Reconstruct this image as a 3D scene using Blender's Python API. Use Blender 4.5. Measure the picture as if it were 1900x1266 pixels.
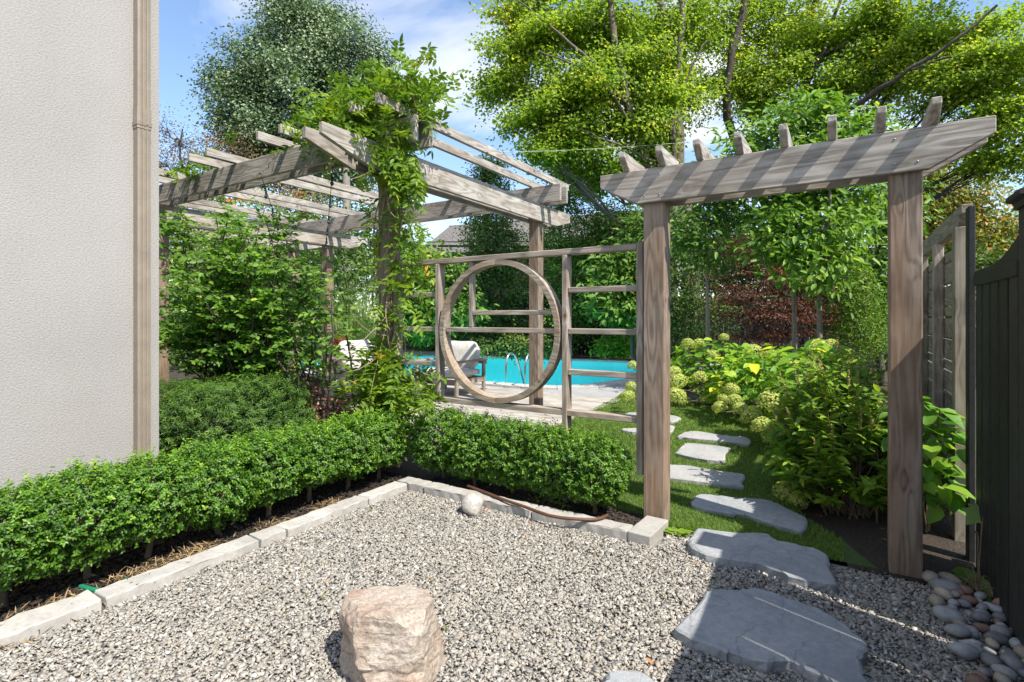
import bpy, bmesh, math, random
import numpy as np
from mathutils import Vector, Matrix

for o in list(bpy.data.objects):
    bpy.data.objects.remove(o, do_unlink=True)
SC = bpy.context.scene
COL = SC.collection

# ------------------------------------------------------------------ camera, sky, sun, exposure
F, HY, CAMH, YAW = 976.0, 591.0, 1.35, math.atan(615 / 976.0)
cd = bpy.data.cameras.new('camera')
cam = bpy.data.objects.new('camera', cd)
COL.objects.link(cam)
cam.location = (0, 0, CAMH)
cam.rotation_euler = (math.radians(90), 0, YAW)
cd.sensor_width = 36
cd.lens = F / 1900 * 36
cd.shift_y = -(633 - HY) / 1900
cd.clip_start = .05
cd.clip_end = 2000
SC.camera = cam

TOSUN = Vector((.72, -.23, 1.0)).normalized()
SUN_EL = math.asin(TOSUN.z)
SUN_ROT = math.atan2(TOSUN.x, TOSUN.y)
ld = bpy.data.lights.new('sun', 'SUN')
ld.energy = 3.9
ld.angle = math.radians(.53)
ld.color = (1, .94, .84)
sun = bpy.data.objects.new('sun', ld)
COL.objects.link(sun)
sun.rotation_euler = (-TOSUN).to_track_quat('-Z', 'Y').to_euler()
sun.location = TOSUN * 60

W_ = bpy.data.worlds.new('World')
SC.world = W_
W_.use_nodes = True
nt = W_.node_tree
nt.nodes.clear()
wo = nt.nodes.new('ShaderNodeOutputWorld')
bg = nt.nodes.new('ShaderNodeBackground')
bg.inputs[1].default_value = .135
sk = nt.nodes.new('ShaderNodeTexSky')
sk.sky_type = 'NISHITA'
sk.sun_disc = False
sk.sun_elevation = SUN_EL
sk.sun_rotation = SUN_ROT
sk.altitude = 100
sk.air_density = 1.0
sk.dust_density = .35
sk.ozone_density = 2.2
tc = nt.nodes.new('ShaderNodeTexCoord')
sep = nt.nodes.new('ShaderNodeSeparateXYZ')
nt.links.new(tc.outputs['Generated'], sep.inputs[0])
zz = nt.nodes.new('ShaderNodeMath'); zz.operation = 'ADD'; zz.inputs[1].default_value = .18
nt.links.new(sep.outputs[2], zz.inputs[0])
zm = nt.nodes.new('ShaderNodeMath'); zm.operation = 'MAXIMUM'; zm.inputs[1].default_value = .06
nt.links.new(zz.outputs[0], zm.inputs[0])
vd = nt.nodes.new('ShaderNodeVectorMath'); vd.operation = 'DIVIDE'
nt.links.new(tc.outputs['Generated'], vd.inputs[0])
cmb = nt.nodes.new('ShaderNodeCombineXYZ')
for i in range(3):
    nt.links.new(zm.outputs[0], cmb.inputs[i])
nt.links.new(cmb.outputs[0], vd.inputs[1])
mp = nt.nodes.new('ShaderNodeMapping')
mp.inputs['Rotation'].default_value = (0, 0, .5)
mp.inputs['Scale'].default_value = (1.0, 1.7, 0)
mp.inputs['Location'].default_value = (3.3, 1.15, 0)
nt.links.new(vd.outputs[0], mp.inputs[0])
cn = nt.nodes.new('ShaderNodeTexNoise')
cn.inputs['Scale'].default_value = .95
cn.inputs['Detail'].default_value = 7
cn.inputs['Roughness'].default_value = .52
cn.inputs['Distortion'].default_value = .35
nt.links.new(mp.outputs[0], cn.inputs['Vector'])
cr = nt.nodes.new('ShaderNodeValToRGB')
cr.color_ramp.elements[0].position = .475
cr.color_ramp.elements[1].position = .66
cr.color_ramp.elements[1].color = (.92, .92, .92, 1)
nt.links.new(cn.outputs['Fac'], cr.inputs[0])
mx = nt.nodes.new('ShaderNodeMixRGB')
nt.links.new(cr.outputs[0], mx.inputs[0])
nt.links.new(sk.outputs[0], mx.inputs[1])
mx.inputs[2].default_value = (4.75, 4.75, 4.8, 1)
nt.links.new(mx.outputs[0], bg.inputs[0])
nt.links.new(bg.outputs[0], wo.inputs[0])

SC.view_settings.view_transform = 'Standard'
SC.view_settings.look = 'None'
SC.view_settings.exposure = 1.05
SC.view_settings.gamma = 1
SC.view_settings.use_curve_mapping = False
SC.render.engine = 'CYCLES'
SC.cycles.max_bounces = 7
SC.cycles.diffuse_bounces = 4
SC.cycles.glossy_bounces = 3
SC.cycles.transmission_bounces = 4
SC.cycles.transparent_max_bounces = 8
SC.cycles.use_denoising = True
SC.cycles.caustics_reflective = False
SC.cycles.caustics_refractive = False

# ------------------------------------------------------------------ helpers
rng = np.random.default_rng(7)
random.seed(7)
CS, SN = math.cos(YAW), math.sin(YAW)
WM = {}
I4 = Matrix.Identity(4)


def at(px, py, d):
    """a point of the place seen in direction (px, py) of the survey picture, d metres deep"""
    r, u = (px - 950) / F, -(py - HY) / F
    return np.array([(r * CS - SN) * d, (r * SN + CS) * d, CAMH + u * d])


def gnd(px, py, z=0.0):
    return at(px, py, (CAMH - z) * F / (py - HY))


def tag(o, label=None, cat=None, group=None, kind=None):
    if label: o['label'] = label
    if cat: o['category'] = cat
    if group: o['group'] = group
    if kind: o['kind'] = kind
    return o


def link(name, data, M=I4, parent=None, mat=None):
    o = bpy.data.objects.new(name, data)
    COL.objects.link(o)
    WM[o.name] = M.copy()
    if parent is not None:
        o.parent = parent
        o.matrix_basis = WM[parent.name].inverted() @ M
    else:
        o.matrix_basis = M
    if mat is not None and data is not None and len(data.materials) == 0:
        data.materials.append(mat)
    return o


def thing(name, label, cat, loc=(0, 0, 0), group=None, rz=0):
    M = Matrix.Translation(Vector(loc)) @ Matrix.Rotation(rz, 4, 'Z')
    o = link(name, None, M)
    o.empty_display_size = .1
    return tag(o, label, cat, group)


def npmesh(name, V, faces, tint=None, smooth=False):
    """faces: list of int arrays (n,k); vertices as numpy array"""
    V = np.asarray(V, dtype=np.float32).reshape(-1, 3)
    me = bpy.data.meshes.new(name)
    me.vertices.add(len(V))
    me.vertices.foreach_set('co', V.ravel())
    if not isinstance(faces, (list, tuple)):
        faces = [faces]
    faces = [np.asarray(f, dtype=np.int32) for f in faces if len(f)]
    loops = np.concatenate([f.ravel() for f in faces])
    starts, off = [], 0
    for f in faces:
        n, k = f.shape
        starts.append(off + np.arange(n, dtype=np.int32) * k)
        off += n * k
    starts = np.concatenate(starts).astype(np.int32)
    me.loops.add(len(loops))
    me.loops.foreach_set('vertex_index', loops)
    me.polygons.add(len(starts))
    me.polygons.foreach_set('loop_start', starts)
    if smooth:
        me.polygons.foreach_set('use_smooth', np.ones(len(starts), dtype=bool))
    if tint is not None:
        a = me.attributes.new('tint', 'FLOAT', 'POINT')
        a.data.foreach_set('value', np.asarray(tint, dtype=np.float32))
    me.update(calc_edges=True)
    me.validate()
    return me


def bm_mesh(name, bm, smooth=False):
    me = bpy.data.meshes.new(name)
    bm.to_mesh(me)
    bm.free()
    if smooth:
        for p in me.polygons:
            p.use_smooth = True
    return me


def box_mesh(name, sx, sy, sz, bev=.004, taper=None):
    bm = bmesh.new()
    bmesh.ops.create_cube(bm, size=1)
    for v in bm.verts:
        v.co = Vector((v.co.x * sx, v.co.y * sy, v.co.z * sz))
    if bev:
        bmesh.ops.bevel(bm, geom=list(bm.edges), offset=min(bev, min(sx, sy, sz) * .3), segments=1, affect='EDGES', profile=.5)
    return bm_mesh(name, bm)


def frame(c, x, z):
    x = Vector(x).normalized()
    z = Vector(z)
    y = z.cross(x).normalized()
    z = x.cross(y)
    M = Matrix((x, y, z)).transposed().to_4x4()
    M.translation = Vector(c)
    return M


def board(name, a, b, w, h, mat, parent=None, up=(0, 0, 1), bev=.004):
    """a sawn piece from a to b; w across, h along up"""
    a, b = Vector(a), Vector(b)
    x = b - a
    if abs(x.normalized().dot(Vector(up).normalized())) > .99:
        up = (0, -1, 0)
    return link(name, box_mesh(name, x.length, w, h, bev), frame((a + b) / 2, x, up), parent, mat)


def prof_board(name, pts, thick, M, mat, parent=None, bev=.004):
    """outline pts in local (x,z), extruded by thick along local y"""
    bm = bmesh.new()
    vs = [bm.verts.new((x, -thick / 2, z)) for x, z in pts]
    f = bm.faces.new(vs)
    r = bmesh.ops.extrude_face_region(bm, geom=[f])
    for v in r['geom']:
        if isinstance(v, bmesh.types.BMVert):
            v.co.y += thick
    bmesh.ops.recalc_face_normals(bm, faces=list(bm.faces))
    if bev:
        bmesh.ops.bevel(bm, geom=list(bm.edges), offset=bev, segments=1, affect='EDGES', profile=.5)
    return link(name, bm_mesh(name, bm), M, parent, mat)


def tube_arrays(pts, rad, sides=6):
    pts = np.asarray(pts, float)
    n = len(pts)
    rad = np.broadcast_to(np.asarray(rad, float), (n,))
    T = np.gradient(pts, axis=0)
    T /= np.linalg.norm(T, axis=1)[:, None] + 1e-9
    ref = np.array([0, 0, 1.0]) if abs(T[:, 2]).mean() < .8 else np.array([1.0, 0, 0])
    A = np.cross(T, ref); A /= np.linalg.norm(A, axis=1)[:, None] + 1e-9
    B = np.cross(T, A)
    th = np.arange(sides) / sides * 2 * np.pi
    V = pts[:, None] + rad[:, None, None] * (np.cos(th)[None, :, None] * A[:, None] + np.sin(th)[None, :, None] * B[:, None])
    i = np.arange(n - 1)[:, None] * sides
    j = np.arange(sides)[None]
    k = (j + 1) % sides
    Fq = np.stack([i + j, i + k, i + sides + k, i + sides + j], -1).reshape(-1, 4)
    return V.reshape(-1, 3), Fq


def tubes_mesh(name, tubes, sides=6, smooth=True):
    Vs, Fs, o = [], [], 0
    for p, r in tubes:
        V, Fq = tube_arrays(p, r, sides)
        Vs.append(V); Fs.append(Fq + o); o += len(V)
    return npmesh(name, np.concatenate(Vs), [np.concatenate(Fs)], smooth=smooth)


def curve(a, b, sag, n=6, wob=.0):
    a, b, sag = np.asarray(a, float), np.asarray(b, float), np.asarray(sag, float)
    t = np.linspace(0, 1, n)[:, None]
    P = a * (1 - t) + b * t + sag * (4 * t * (1 - t))
    if wob:
        P[1:-1] += rng.normal(0, wob, (n - 2, 3))
    return P


def unit(a):
    return a / (np.linalg.norm(a, axis=-1, keepdims=True) + 1e-9)


def leaf_arrays(P, D, N, L, Wd, shape=4, fold=.22, droop=.12):
    n = len(P)
    L = np.broadcast_to(L, (n,))[:, None]; Wd = np.broadcast_to(Wd, (n,))[:, None]
    N = unit(N)
    D = unit(D - N * (D * N).sum(1, keepdims=True))
    S = np.cross(N, D)
    if shape == 4:
        V = np.stack([P, P + D * L * .48 - S * Wd / 2 + N * fold * Wd, P + D * L - N * droop * L, P + D * L * .48 + S * Wd / 2 + N * fold * Wd], 1)
        b = np.arange(n)[:, None] * 4
        return V.reshape(-1, 3), np.concatenate([b + [0, 1, 2], b + [0, 2, 3]])
    f = N * fold * Wd
    V = np.stack([P, P + D * L * .25 - S * Wd * .42 + f * .8, P + D * L * .62 - S * Wd * .40 + f * .8 - N * droop * L * .3, P + D * L - N * droop * L,
                  P + D * L * .62 + S * Wd * .40 + f * .8 - N * droop * L * .3, P + D * L * .25 + S * Wd * .42 + f * .8], 1)
    b = np.arange(n)[:, None] * 6
    return V.reshape(-1, 3), np.concatenate([b + [0, 1, 2, 3], b + [0, 3, 4, 5]])


def leaf_mesh(name, P, D, N, L, Wd, tint, shape=4, **k):
    V, Fc = leaf_arrays(P, D, N, L, Wd, shape, **k)
    return npmesh(name, V, [Fc], tint=np.repeat(tint, shape))


# ------------------------------------------------------------------ materials
def newmat(name):
    m = bpy.data.materials.new(name)
    m.use_nodes = True
    t = m.node_tree
    t.nodes.clear()
    out = t.nodes.new('ShaderNodeOutputMaterial')
    p = t.nodes.new('ShaderNodeBsdfPrincipled')
    t.links.new(p.outputs[0], out.inputs[0])
    return m, t, p, out


def nd(t, kind, **kw):
    n = t.nodes.new('ShaderNode' + kind)
    for k, v in kw.items():
        if hasattr(n, k):
            setattr(n, k, v)
        else:
            n.inputs[k.replace('_', ' ')].default_value = v
    return n


def ramp(t, src, stops):
    r = t.nodes.new('ShaderNodeValToRGB')
    e = r.color_ramp.elements
    while len(e) < len(stops):
        e.new(.5)
    for el, (p, c) in zip(e, stops):
        el.position = p
        el.color = (*c, 1) if len(c) == 3 else c
    t.links.new(src, r.inputs[0])
    return r


def bump(t, p, src, strength=.3, dist=.01):
    b = nd(t, 'Bump')
    b.inputs['Strength'].default_value = strength
    b.inputs['Distance'].default_value = dist
    t.links.new(src, b.inputs['Height'])
    t.links.new(b.outputs[0], p.inputs['Normal'])
    return b


def coords(t, kind='Object', scale=(1, 1, 1), rand=False):
    c = nd(t, 'TexCoord')
    src = c.outputs[kind]
    if rand:
        oi = nd(t, 'ObjectInfo')
        ml = nd(t, 'Math', operation='MULTIPLY'); ml.inputs[1].default_value = 37.0
        t.links.new(oi.outputs['Random'], ml.inputs[0])
        ad = nd(t, 'VectorMath', operation='ADD')
        t.links.new(src, ad.inputs[0]); t.links.new(ml.outputs[0], ad.inputs[1])
        src = ad.outputs[0]
    m = nd(t, 'Mapping')
    m.inputs['Scale'].default_value = scale
    t.links.new(src, m.inputs[0])
    return m.outputs[0]


def noise(t, vec, scale, detail=4, rough=.55, dist=0.0):
    n = nd(t, 'TexNoise')
    n.inputs['Scale'].default_value = scale
    n.inputs['Detail'].default_value = detail
    n.inputs['Roughness'].default_value = rough
    n.inputs['Distortion'].default_value = dist
    t.links.new(vec, n.inputs['Vector'])
    return n.outputs['Fac']


def mix(t, fac, a, b, mode='MIX'):
    m = nd(t, 'MixRGB', blend_type=mode)
    for i, v in ((0, fac), (1, a), (2, b)):
        if hasattr(v, 'is_output'):
            t.links.new(v, m.inputs[i])
        else:
            m.inputs[i].default_value = v if i == 0 else (*v, 1)
    return m.outputs[0]


def wood(name, light, dark, warm, warm_amt=.5, knots=True, rough=.85):
    m, t, p, _ = newmat(name)
    c0 = coords(t, 'Object', (1, 1, 1), True)
    # long wavy grain
    mp1 = nd(t, 'Mapping'); mp1.inputs['Scale'].default_value = (1.1, 9, 9); t.links.new(c0, mp1.inputs[0])
    big = nd(t, 'TexNoise'); big.inputs['Scale'].default_value = 1.0; big.inputs['Detail'].default_value = 2; t.links.new(mp1.outputs[0], big.inputs['Vector'])
    # knots: distance field stretches the grain round them
    vor = nd(t, 'TexVoronoi'); mpk = nd(t, 'Mapping'); mpk.inputs['Scale'].default_value = (3.2, 5.5, 5.5)
    t.links.new(c0, mpk.inputs[0]); t.links.new(mpk.outputs[0], vor.inputs['Vector']); vor.inputs['Scale'].default_value = 1.0
    kr = ramp(t, vor.outputs['Distance'], [(.0, (1, 1, 1)), (.26, (0, 0, 0))])
    sm = nd(t, 'Math', operation='MULTIPLY_ADD'); t.links.new(kr.outputs[0], sm.inputs[0]); sm.inputs[1].default_value = .16 if knots else 0
    t.links.new(big.outputs['Fac'], sm.inputs[2])
    mul = nd(t, 'Math', operation='MULTIPLY'); t.links.new(sm.outputs[0], mul.inputs[0]); mul.inputs[1].default_value = 52
    sn = nd(t, 'Math', operation='SINE'); t.links.new(mul.outputs[0], sn.inputs[0])
    mr = nd(t, 'MapRange'); t.links.new(sn.outputs[0], mr.inputs[0]); mr.inputs[1].default_value = -1; mr.inputs[2].default_value = 1
    fine = noise(t, coords(t, 'Object', (2.5, 90, 90), True), 1.0, 5, .65)
    g = mix(t, .64, mr.outputs[0], fine)
    rr = ramp(t, g, [(.26, dark), (.46, tuple(.6 * a + .4 * b for a, b in zip(light, dark))), (.72, light)])
    wn = noise(t, coords(t, 'Object', (.9, 5, 5), True), 1.0, 3)
    wr = ramp(t, wn, [(.42, (0, 0, 0)), (.72, (warm_amt,) * 3)])
    c = mix(t, wr.outputs[0], rr.outputs[0], warm)
    # darker weather stains
    st = noise(t, coords(t, 'Object', (2, 3, 3), True), 1.4, 5, .6)
    sr = ramp(t, st, [(.35, (.66, .64, .62)), (.6, (1, 1, 1))])
    c = mix(t, 1.0, c, sr.outputs[0], 'MULTIPLY')
    if knots:
        k2 = ramp(t, vor.outputs['Distance'], [(.04, (.30, .23, .17)), (.06, (.7, .62, .55)), (.11, (1, 1, 1))])
        c = mix(t, 1.0, c, k2.outputs[0], 'MULTIPLY')
    oi = nd(t, 'ObjectInfo')
    ov = ramp(t, oi.outputs['Random'], [(0, (.86, .86, .86)), (1, (1.08, 1.08, 1.08))])
    c = mix(t, 1.0, c, ov.outputs[0], 'MULTIPLY')
    t.links.new(c, p.inputs['Base Color'])
    p.inputs['Roughness'].default_value = rough
    p.inputs['Specular IOR Level'].default_value = .25
    bump(t, p, g, .5, .004)
    return m


def speckle(name, base, var, scale=30, rough=.85, bumps=.3, bdist=.006, objrand=0.0, detail=5):
    m, t, p, _ = newmat(name)
    c0 = coords(t, 'Object', (1, 1, 1), True)
    n = noise(t, c0, scale, detail, .65)
    n2 = noise(t, c0, scale / 9, 4, .6)
    a = ramp(t, n, [(.3, tuple(b - v for b, v in zip(base, var))), (.7, tuple(b + v for b, v in zip(base, var)))])
    b = ramp(t, n2, [(.3, (.8, .8, .8)), (.7, (1.1, 1.1, 1.1))])
    c = mix(t, 1.0, a.outputs[0], b.outputs[0], 'MULTIPLY')
    if objrand:
        oi = nd(t, 'ObjectInfo')
        ov = ramp(t, oi.outputs['Random'], [(0, (1 - objrand,) * 3), (1, (1 + objrand,) * 3)])
        c = mix(t, 1.0, c, ov.outputs[0], 'MULTIPLY')
    t.links.new(c, p.inputs['Base Color'])
    p.inputs['Roughness'].default_value = rough
    p.inputs['Specular IOR Level'].default_value = .3
    if bumps:
        bump(t, p, n, bumps, bdist)
    return m


def plain(name, col, rough=.6, metal=0.0, spec=.4, bumps=0):
    m, t, p, _ = newmat(name)
    n = noise(t, coords(t, 'Object', (1, 1, 1), True), 9, 5, .6)
    r = ramp(t, n, [(.3, tuple(c * .85 for c in col)), (.7, tuple(min(1, c * 1.1) for c in col))])
    t.links.new(r.outputs[0], p.inputs['Base Color'])
    p.inputs['Roughness'].default_value = rough
    p.inputs['Metallic'].default_value = metal
    p.inputs['Specular IOR Level'].default_value = spec
    if bumps:
        n2 = noise(t, coords(t, 'Object'), 60, 4)
        bump(t, p, n2, bumps, .004)
    return m


def leafmat(name, stops, trans=.35, rough=.5, spec=.32, tcol=1.35):
    m, t, p, out = newmat(name)
    at_ = nd(t, 'Attribute'); at_.attribute_name = 'tint'
    oi = nd(t, 'ObjectInfo')
    r = ramp(t, at_.outputs['Fac'], stops)
    t.links.new(r.outputs[0], p.inputs['Base Color'])
    p.inputs['Roughness'].default_value = rough
    p.inputs['Specular IOR Level'].default_value = spec
    tr = nd(t, 'BsdfTranslucent')
    c = mix(t, 1.0, r.outputs[0], (tcol * 1.1, tcol * 1.12, tcol * .62), 'MULTIPLY')
    t.links.new(c, tr.inputs[0])
    ms = nd(t, 'MixShader'); ms.inputs[0].default_value = trans
    t.links.new(p.outputs[0], ms.inputs[1]); t.links.new(tr.outputs[0], ms.inputs[2])
    t.links.new(ms.outputs[0], out.inputs[0])
    return m


M = {}
M['wood'] = wood('weathered_cedar', (.50, .465, .425), (.25, .23, .20), (.42, .33, .24), .35)
M['wood_post'] = wood('weathered_cedar_post', (.34, .275, .22), (.165, .127, .095), (.31, .19, .112), .65)
M['wood_trim'] = wood('weathered_cedar_trim', (.44, .39, .335), (.23, .195, .16), (.40, .29, .20), .5)
M['wood_ring'] = wood('weathered_ring_cedar', (.42, .36, .29), (.24, .19, .145), (.42, .29, .18), .6)
M['wood_green'] = wood('mossy_fence_boards', (.33, .30, .235), (.17, .15, .115), (.34, .26, .18), .5)
M['deck'] = wood('silver_deck_boards', (.50, .47, .43), (.32, .29, .26), (.42, .36, .30), .4)
M['furn'] = wood('grey_teak', (.34, .29, .24), (.19, .16, .13), (.36, .26, .18), .5, knots=False)
M['black'] = speckle('black_stain', (.027, .027, .026), (.008, .008, .008), 45, .62, .25, .003, .15)
M['kerb'] = speckle('cut_limestone', (.40, .382, .352), (.05, .05, .05), 42, .9, .22, .004, .08)
M['slate'] = speckle('blue_grey_flagstone', (0.214, 0.233, 0.261), (.035, .037, .04), 24, .78, .35, .008, .06)
M['stonelight'] = speckle('pale_flagstone', (0.365, 0.365, 0.365), (.06, .06, .06), 24, .82, .4, .008, .05)
M['pebble'] = speckle('river_pebble', (.26, .265, .275), (.07, .07, .07), 22, .5, .15, .002, .45)
M['pebble_red'] = speckle('red_pebble', (.24, .15, .12), (.06, .04, .04), 22, .5, .15, .002, .2)
M['pebble_tan'] = speckle('tan_pebble', (.36, .31, .25), (.08, .07, .06), 22, .5, .15, .002, .25)
M['rock'] = speckle('speckled_granite', (.46, .43, .39), (.16, .15, .14), 60, .85, .4, .004)
M['downspout'] = plain('beige_aluminium', (.265, .222, .172), .45, 0, .4)
M['bark'] = speckle('grey_bark', (.15, .125, .10), (.06, .05, .045), 16, .9, .9, .03)
M['bark_dark'] = speckle('dark_bark', (.075, .062, .052), (.03, .025, .02), 12, .9, .9, .03)
M['bark_light'] = speckle('cherry_bark', (.24, .20, .165), (.07, .06, .05), 40, .75, .5, .006)
M['stem'] = speckle('brown_stem', (.17, .125, .075), (.05, .04, .03), 30, .8, .3, .004)
M['vinestem'] = speckle('vine_stem', (.33, .26, .15), (.08, .06, .04), 30, .8, .3, .004)
M['soil'] = speckle('dark_mulch', (.055, .042, .032), (.035, .026, .02), 60, .95, 1, .02)
M['ground'] = speckle('rough_ground', (.10, .09, .06), (.04, .035, .025), 6, .95, .6, .03)
M['gravelbed'] = speckle('gravel_bed', (.30, .28, .255), (.10, .095, .09), 70, .95, 1, .02)
M['turfbase'] = speckle('turf_base', (.06, .10, .025), (.025, .035, .012), 60, .95, .6, .01)
M['cushion'] = speckle('linen_cushion', (0.527, 0.501, 0.459), (.03, .03, .03), 120, .95, .15, .002)
M['steel'] = plain('brushed_steel', (.62, .62, .62), .22, 1.0, .5)
M['planter'] = plain('dark_planter', (.05, .055, .06), .5)
M['brown_hose'] = plain('brown_rubber', (.11, .052, .032), .5)
M['green_hose'] = plain('green_rubber', (.01, .20, .11), .45)
M['wire'] = plain('black_cable', (.012, .012, .013), .6)
M['wire_pale'] = plain('pale_cable', (.45, .45, .42), .6)
M['screw'] = plain('galvanised_screw', (.4, .4, .4), .4, .8)
M['coping'] = speckle('pool_coping', (0.425, 0.408, 0.383), (.08, .08, .08), 28, .9, .4, .006, .07)
M['paving'] = speckle('grey_paving', (.33, .33, .33), (.05, .05, .05), 26, .9, .4, .006, .08)
M['brick'] = speckle('house_brick', (.10, .07, .055), (.03, .02, .02), 12, .9, .4, .01)
M['white'] = plain('white_paint', (.75, .75, .74), .5)
M['glass'] = plain('dark_glass', (.03, .04, .05), .08, 0, .8)
M['blue'] = plain('blue_plastic', (.02, .10, .42), .4)
M['pole'] = wood('utility_pole_wood', (.34, .31, .28), (.22, .20, .18), (.3, .26, .22), .4, knots=False)
M['straw'] = speckle('dry_straw', (.36, .26, .14), (.12, .09, .06), 40, .95, .2, .004)

# flagstone: blotched, with fine cleft lines
def flag(name, c1, c2, c3):
    m, t, p, _ = newmat(name)
    c0 = coords(t, 'Object', (1, 1, 1), True)
    n1 = noise(t, c0, 3.2, 6, .62, .6)
    n2 = noise(t, c0, 28, 6, .7)
    n3 = noise(t, c0, 150, 3, .6)
    a = ramp(t, n1, [(.3, c1), (.52, c2), (.72, c3)])
    b = ramp(t, n2, [(.28, (.78, .78, .78)), (.62, (1.06, 1.06, 1.06))])
    c = mix(t, 1.0, a.outputs[0], b.outputs[0], 'MULTIPLY')
    d = ramp(t, n3, [(.25, (.75, .75, .75)), (.45, (1, 1, 1))])
    c = mix(t, 1.0, c, d.outputs[0], 'MULTIPLY')
    wv = nd(t, 'TexWave'); wv.inputs['Scale'].default_value = 1.3; wv.inputs['Distortion'].default_value = 9; wv.inputs['Detail'].default_value = 4; wv.inputs['Detail Scale'].default_value = 1.6
    t.links.new(c0, wv.inputs['Vector'])
    e = ramp(t, wv.outputs['Fac'], [(.0, (.55, .55, .56)), (.004, (1, 1, 1))])
    c = mix(t, .5, c, mix(t, 1.0, c, e.outputs[0], 'MULTIPLY'))
    t.links.new(c, p.inputs['Base Color'])
    p.inputs['Roughness'].default_value = .82
    p.inputs['Specular IOR Level'].default_value = .25
    h1 = mix(t, .35, n1, n2)
    bump(t, p, h1, .7, .02)
    return m


M['slate'] = flag('blue_grey_flagstone', (.255, .27, .285), (.305, .318, .332), (.35, .355, .36))
M['stonelight'] = flag('pale_flagstone', (.29, .29, .29), (.36, .355, .345), (.40, .395, .38))

# stucco
m, t, p, _ = newmat('stucco'); M['stucco'] = m
c0 = coords(t, 'Object', (1, 1, 1.25))
v = nd(t, 'TexNoise'); v.inputs['Scale'].default_value = 85; v.inputs['Detail'].default_value = 3; v.inputs['Roughness'].default_value = .55; t.links.new(c0, v.inputs['Vector'])
big = noise(t, coords(t), 1.1, 5, .6)
r = ramp(t, big, [(.3, (.325, .308, .288)), (.5, (.352, .335, .314)), (.72, (.372, .355, .335))])
r2 = ramp(t, v.outputs['Fac'], [(.3, (.86, .86, .86)), (.65, (1.03, 1.03, 1.03))])
t.links.new(mix(t, 1.0, r.outputs[0], r2.outputs[0], 'MULTIPLY'), p.inputs['Base Color'])
p.inputs['Roughness'].default_value = .95
p.inputs['Specular IOR Level'].default_value = .15
bump(t, p, v.outputs['Fac'], .45, .008)

# boulder: pink-tan layered rock
m, t, p, _ = newmat('layered_boulder'); M['boulder'] = m
co = coords(t, 'Object', (1, 1, 1))
dn = nd(t, 'TexNoise'); dn.inputs['Scale'].default_value = 5; dn.inputs['Detail'].default_value = 6; t.links.new(co, dn.inputs['Vector'])
ms_ = nd(t, 'Mapping'); ms_.inputs['Scale'].default_value = (5, 5, 26); ms_.inputs['Rotation'].default_value = (.14, .1, 0); t.links.new(co, ms_.inputs[0])
ly = noise(t, ms_.outputs[0], 1, 7, .65, .8)
a = ramp(t, ly, [(.28, (.16, .115, .085)), (.45, (.33, .255, .19)), (.58, (.42, .36, .295)), (.75, (.46, .41, .37))])
b = ramp(t, dn.outputs['Fac'], [(.36, (.27, .165, .135)), (.5, (.40, .345, .295)), (.66, (.46, .425, .39))])
cc = mix(t, .5, a.outputs[0], b.outputs[0])
sp = noise(t, co, 90, 5, .7)
s2 = ramp(t, sp, [(.34, (.62, .6, .58)), (.55, (1.05, 1.05, 1.05))])
t.links.new(mix(t, 1.0, cc, s2.outputs[0], 'MULTIPLY'), p.inputs['Base Color'])
p.inputs['Roughness'].default_value = .9
bm_ = nd(t, 'Bump'); bm_.inputs['Strength'].default_value = .8; bm_.inputs['Distance'].default_value = .012
t.links.new(ly, bm_.inputs['Height'])
b2 = nd(t, 'Bump'); b2.inputs['Strength'].default_value = .5; b2.inputs['Distance'].default_value = .004
t.links.new(sp, b2.inputs['Height']); t.links.new(bm_.outputs[0], b2.inputs['Normal']); t.links.new(b2.outputs[0], p.inputs['Normal'])

# gravel stones: tint picks the stone
m, t, p, _ = newmat('gravel_stone'); M['gravel'] = m
a_ = nd(t, 'Attribute'); a_.attribute_name = 'tint'
r = ramp(t, a_.outputs['Fac'], [(0, (.17, .165, .155)), (.2, (.28, .265, .24)), (.5, (.37, .345, .305)), (.68, (.34, .295, .235)), (.78, (.44, .415, .37)), (1, (.52, .495, .45))])
n = noise(t, coords(t), 160, 3)
r3 = ramp(t, n, [(.3, (.85, .85, .85)), (.7, (1.06, 1.06, 1.06))])
t.links.new(mix(t, 1.0, r.outputs[0], r3.outputs[0], 'MULTIPLY'), p.inputs['Base Color'])
p.inputs['Roughness'].default_value = .85

# roof shingles
m, t, p, _ = newmat('asphalt_shingles'); M['roof'] = m
bt = nd(t, 'TexBrick'); bt.inputs['Scale'].default_value = 1
bt.inputs['Color1'].default_value = (.20, .185, .17, 1); bt.inputs['Color2'].default_value = (.15, .14, .13, 1); bt.inputs['Mortar'].default_value = (.07, .065, .06, 1)
bt.inputs['Brick Width'].default_value = .33; bt.inputs['Row Height'].default_value = .2; bt.inputs['Mortar Size'].default_value = .02
t.links.new(coords(t), bt.inputs['Vector'])
t.links.new(bt.outputs[0], p.inputs['Base Color']); p.inputs['Roughness'].default_value = .95

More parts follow.
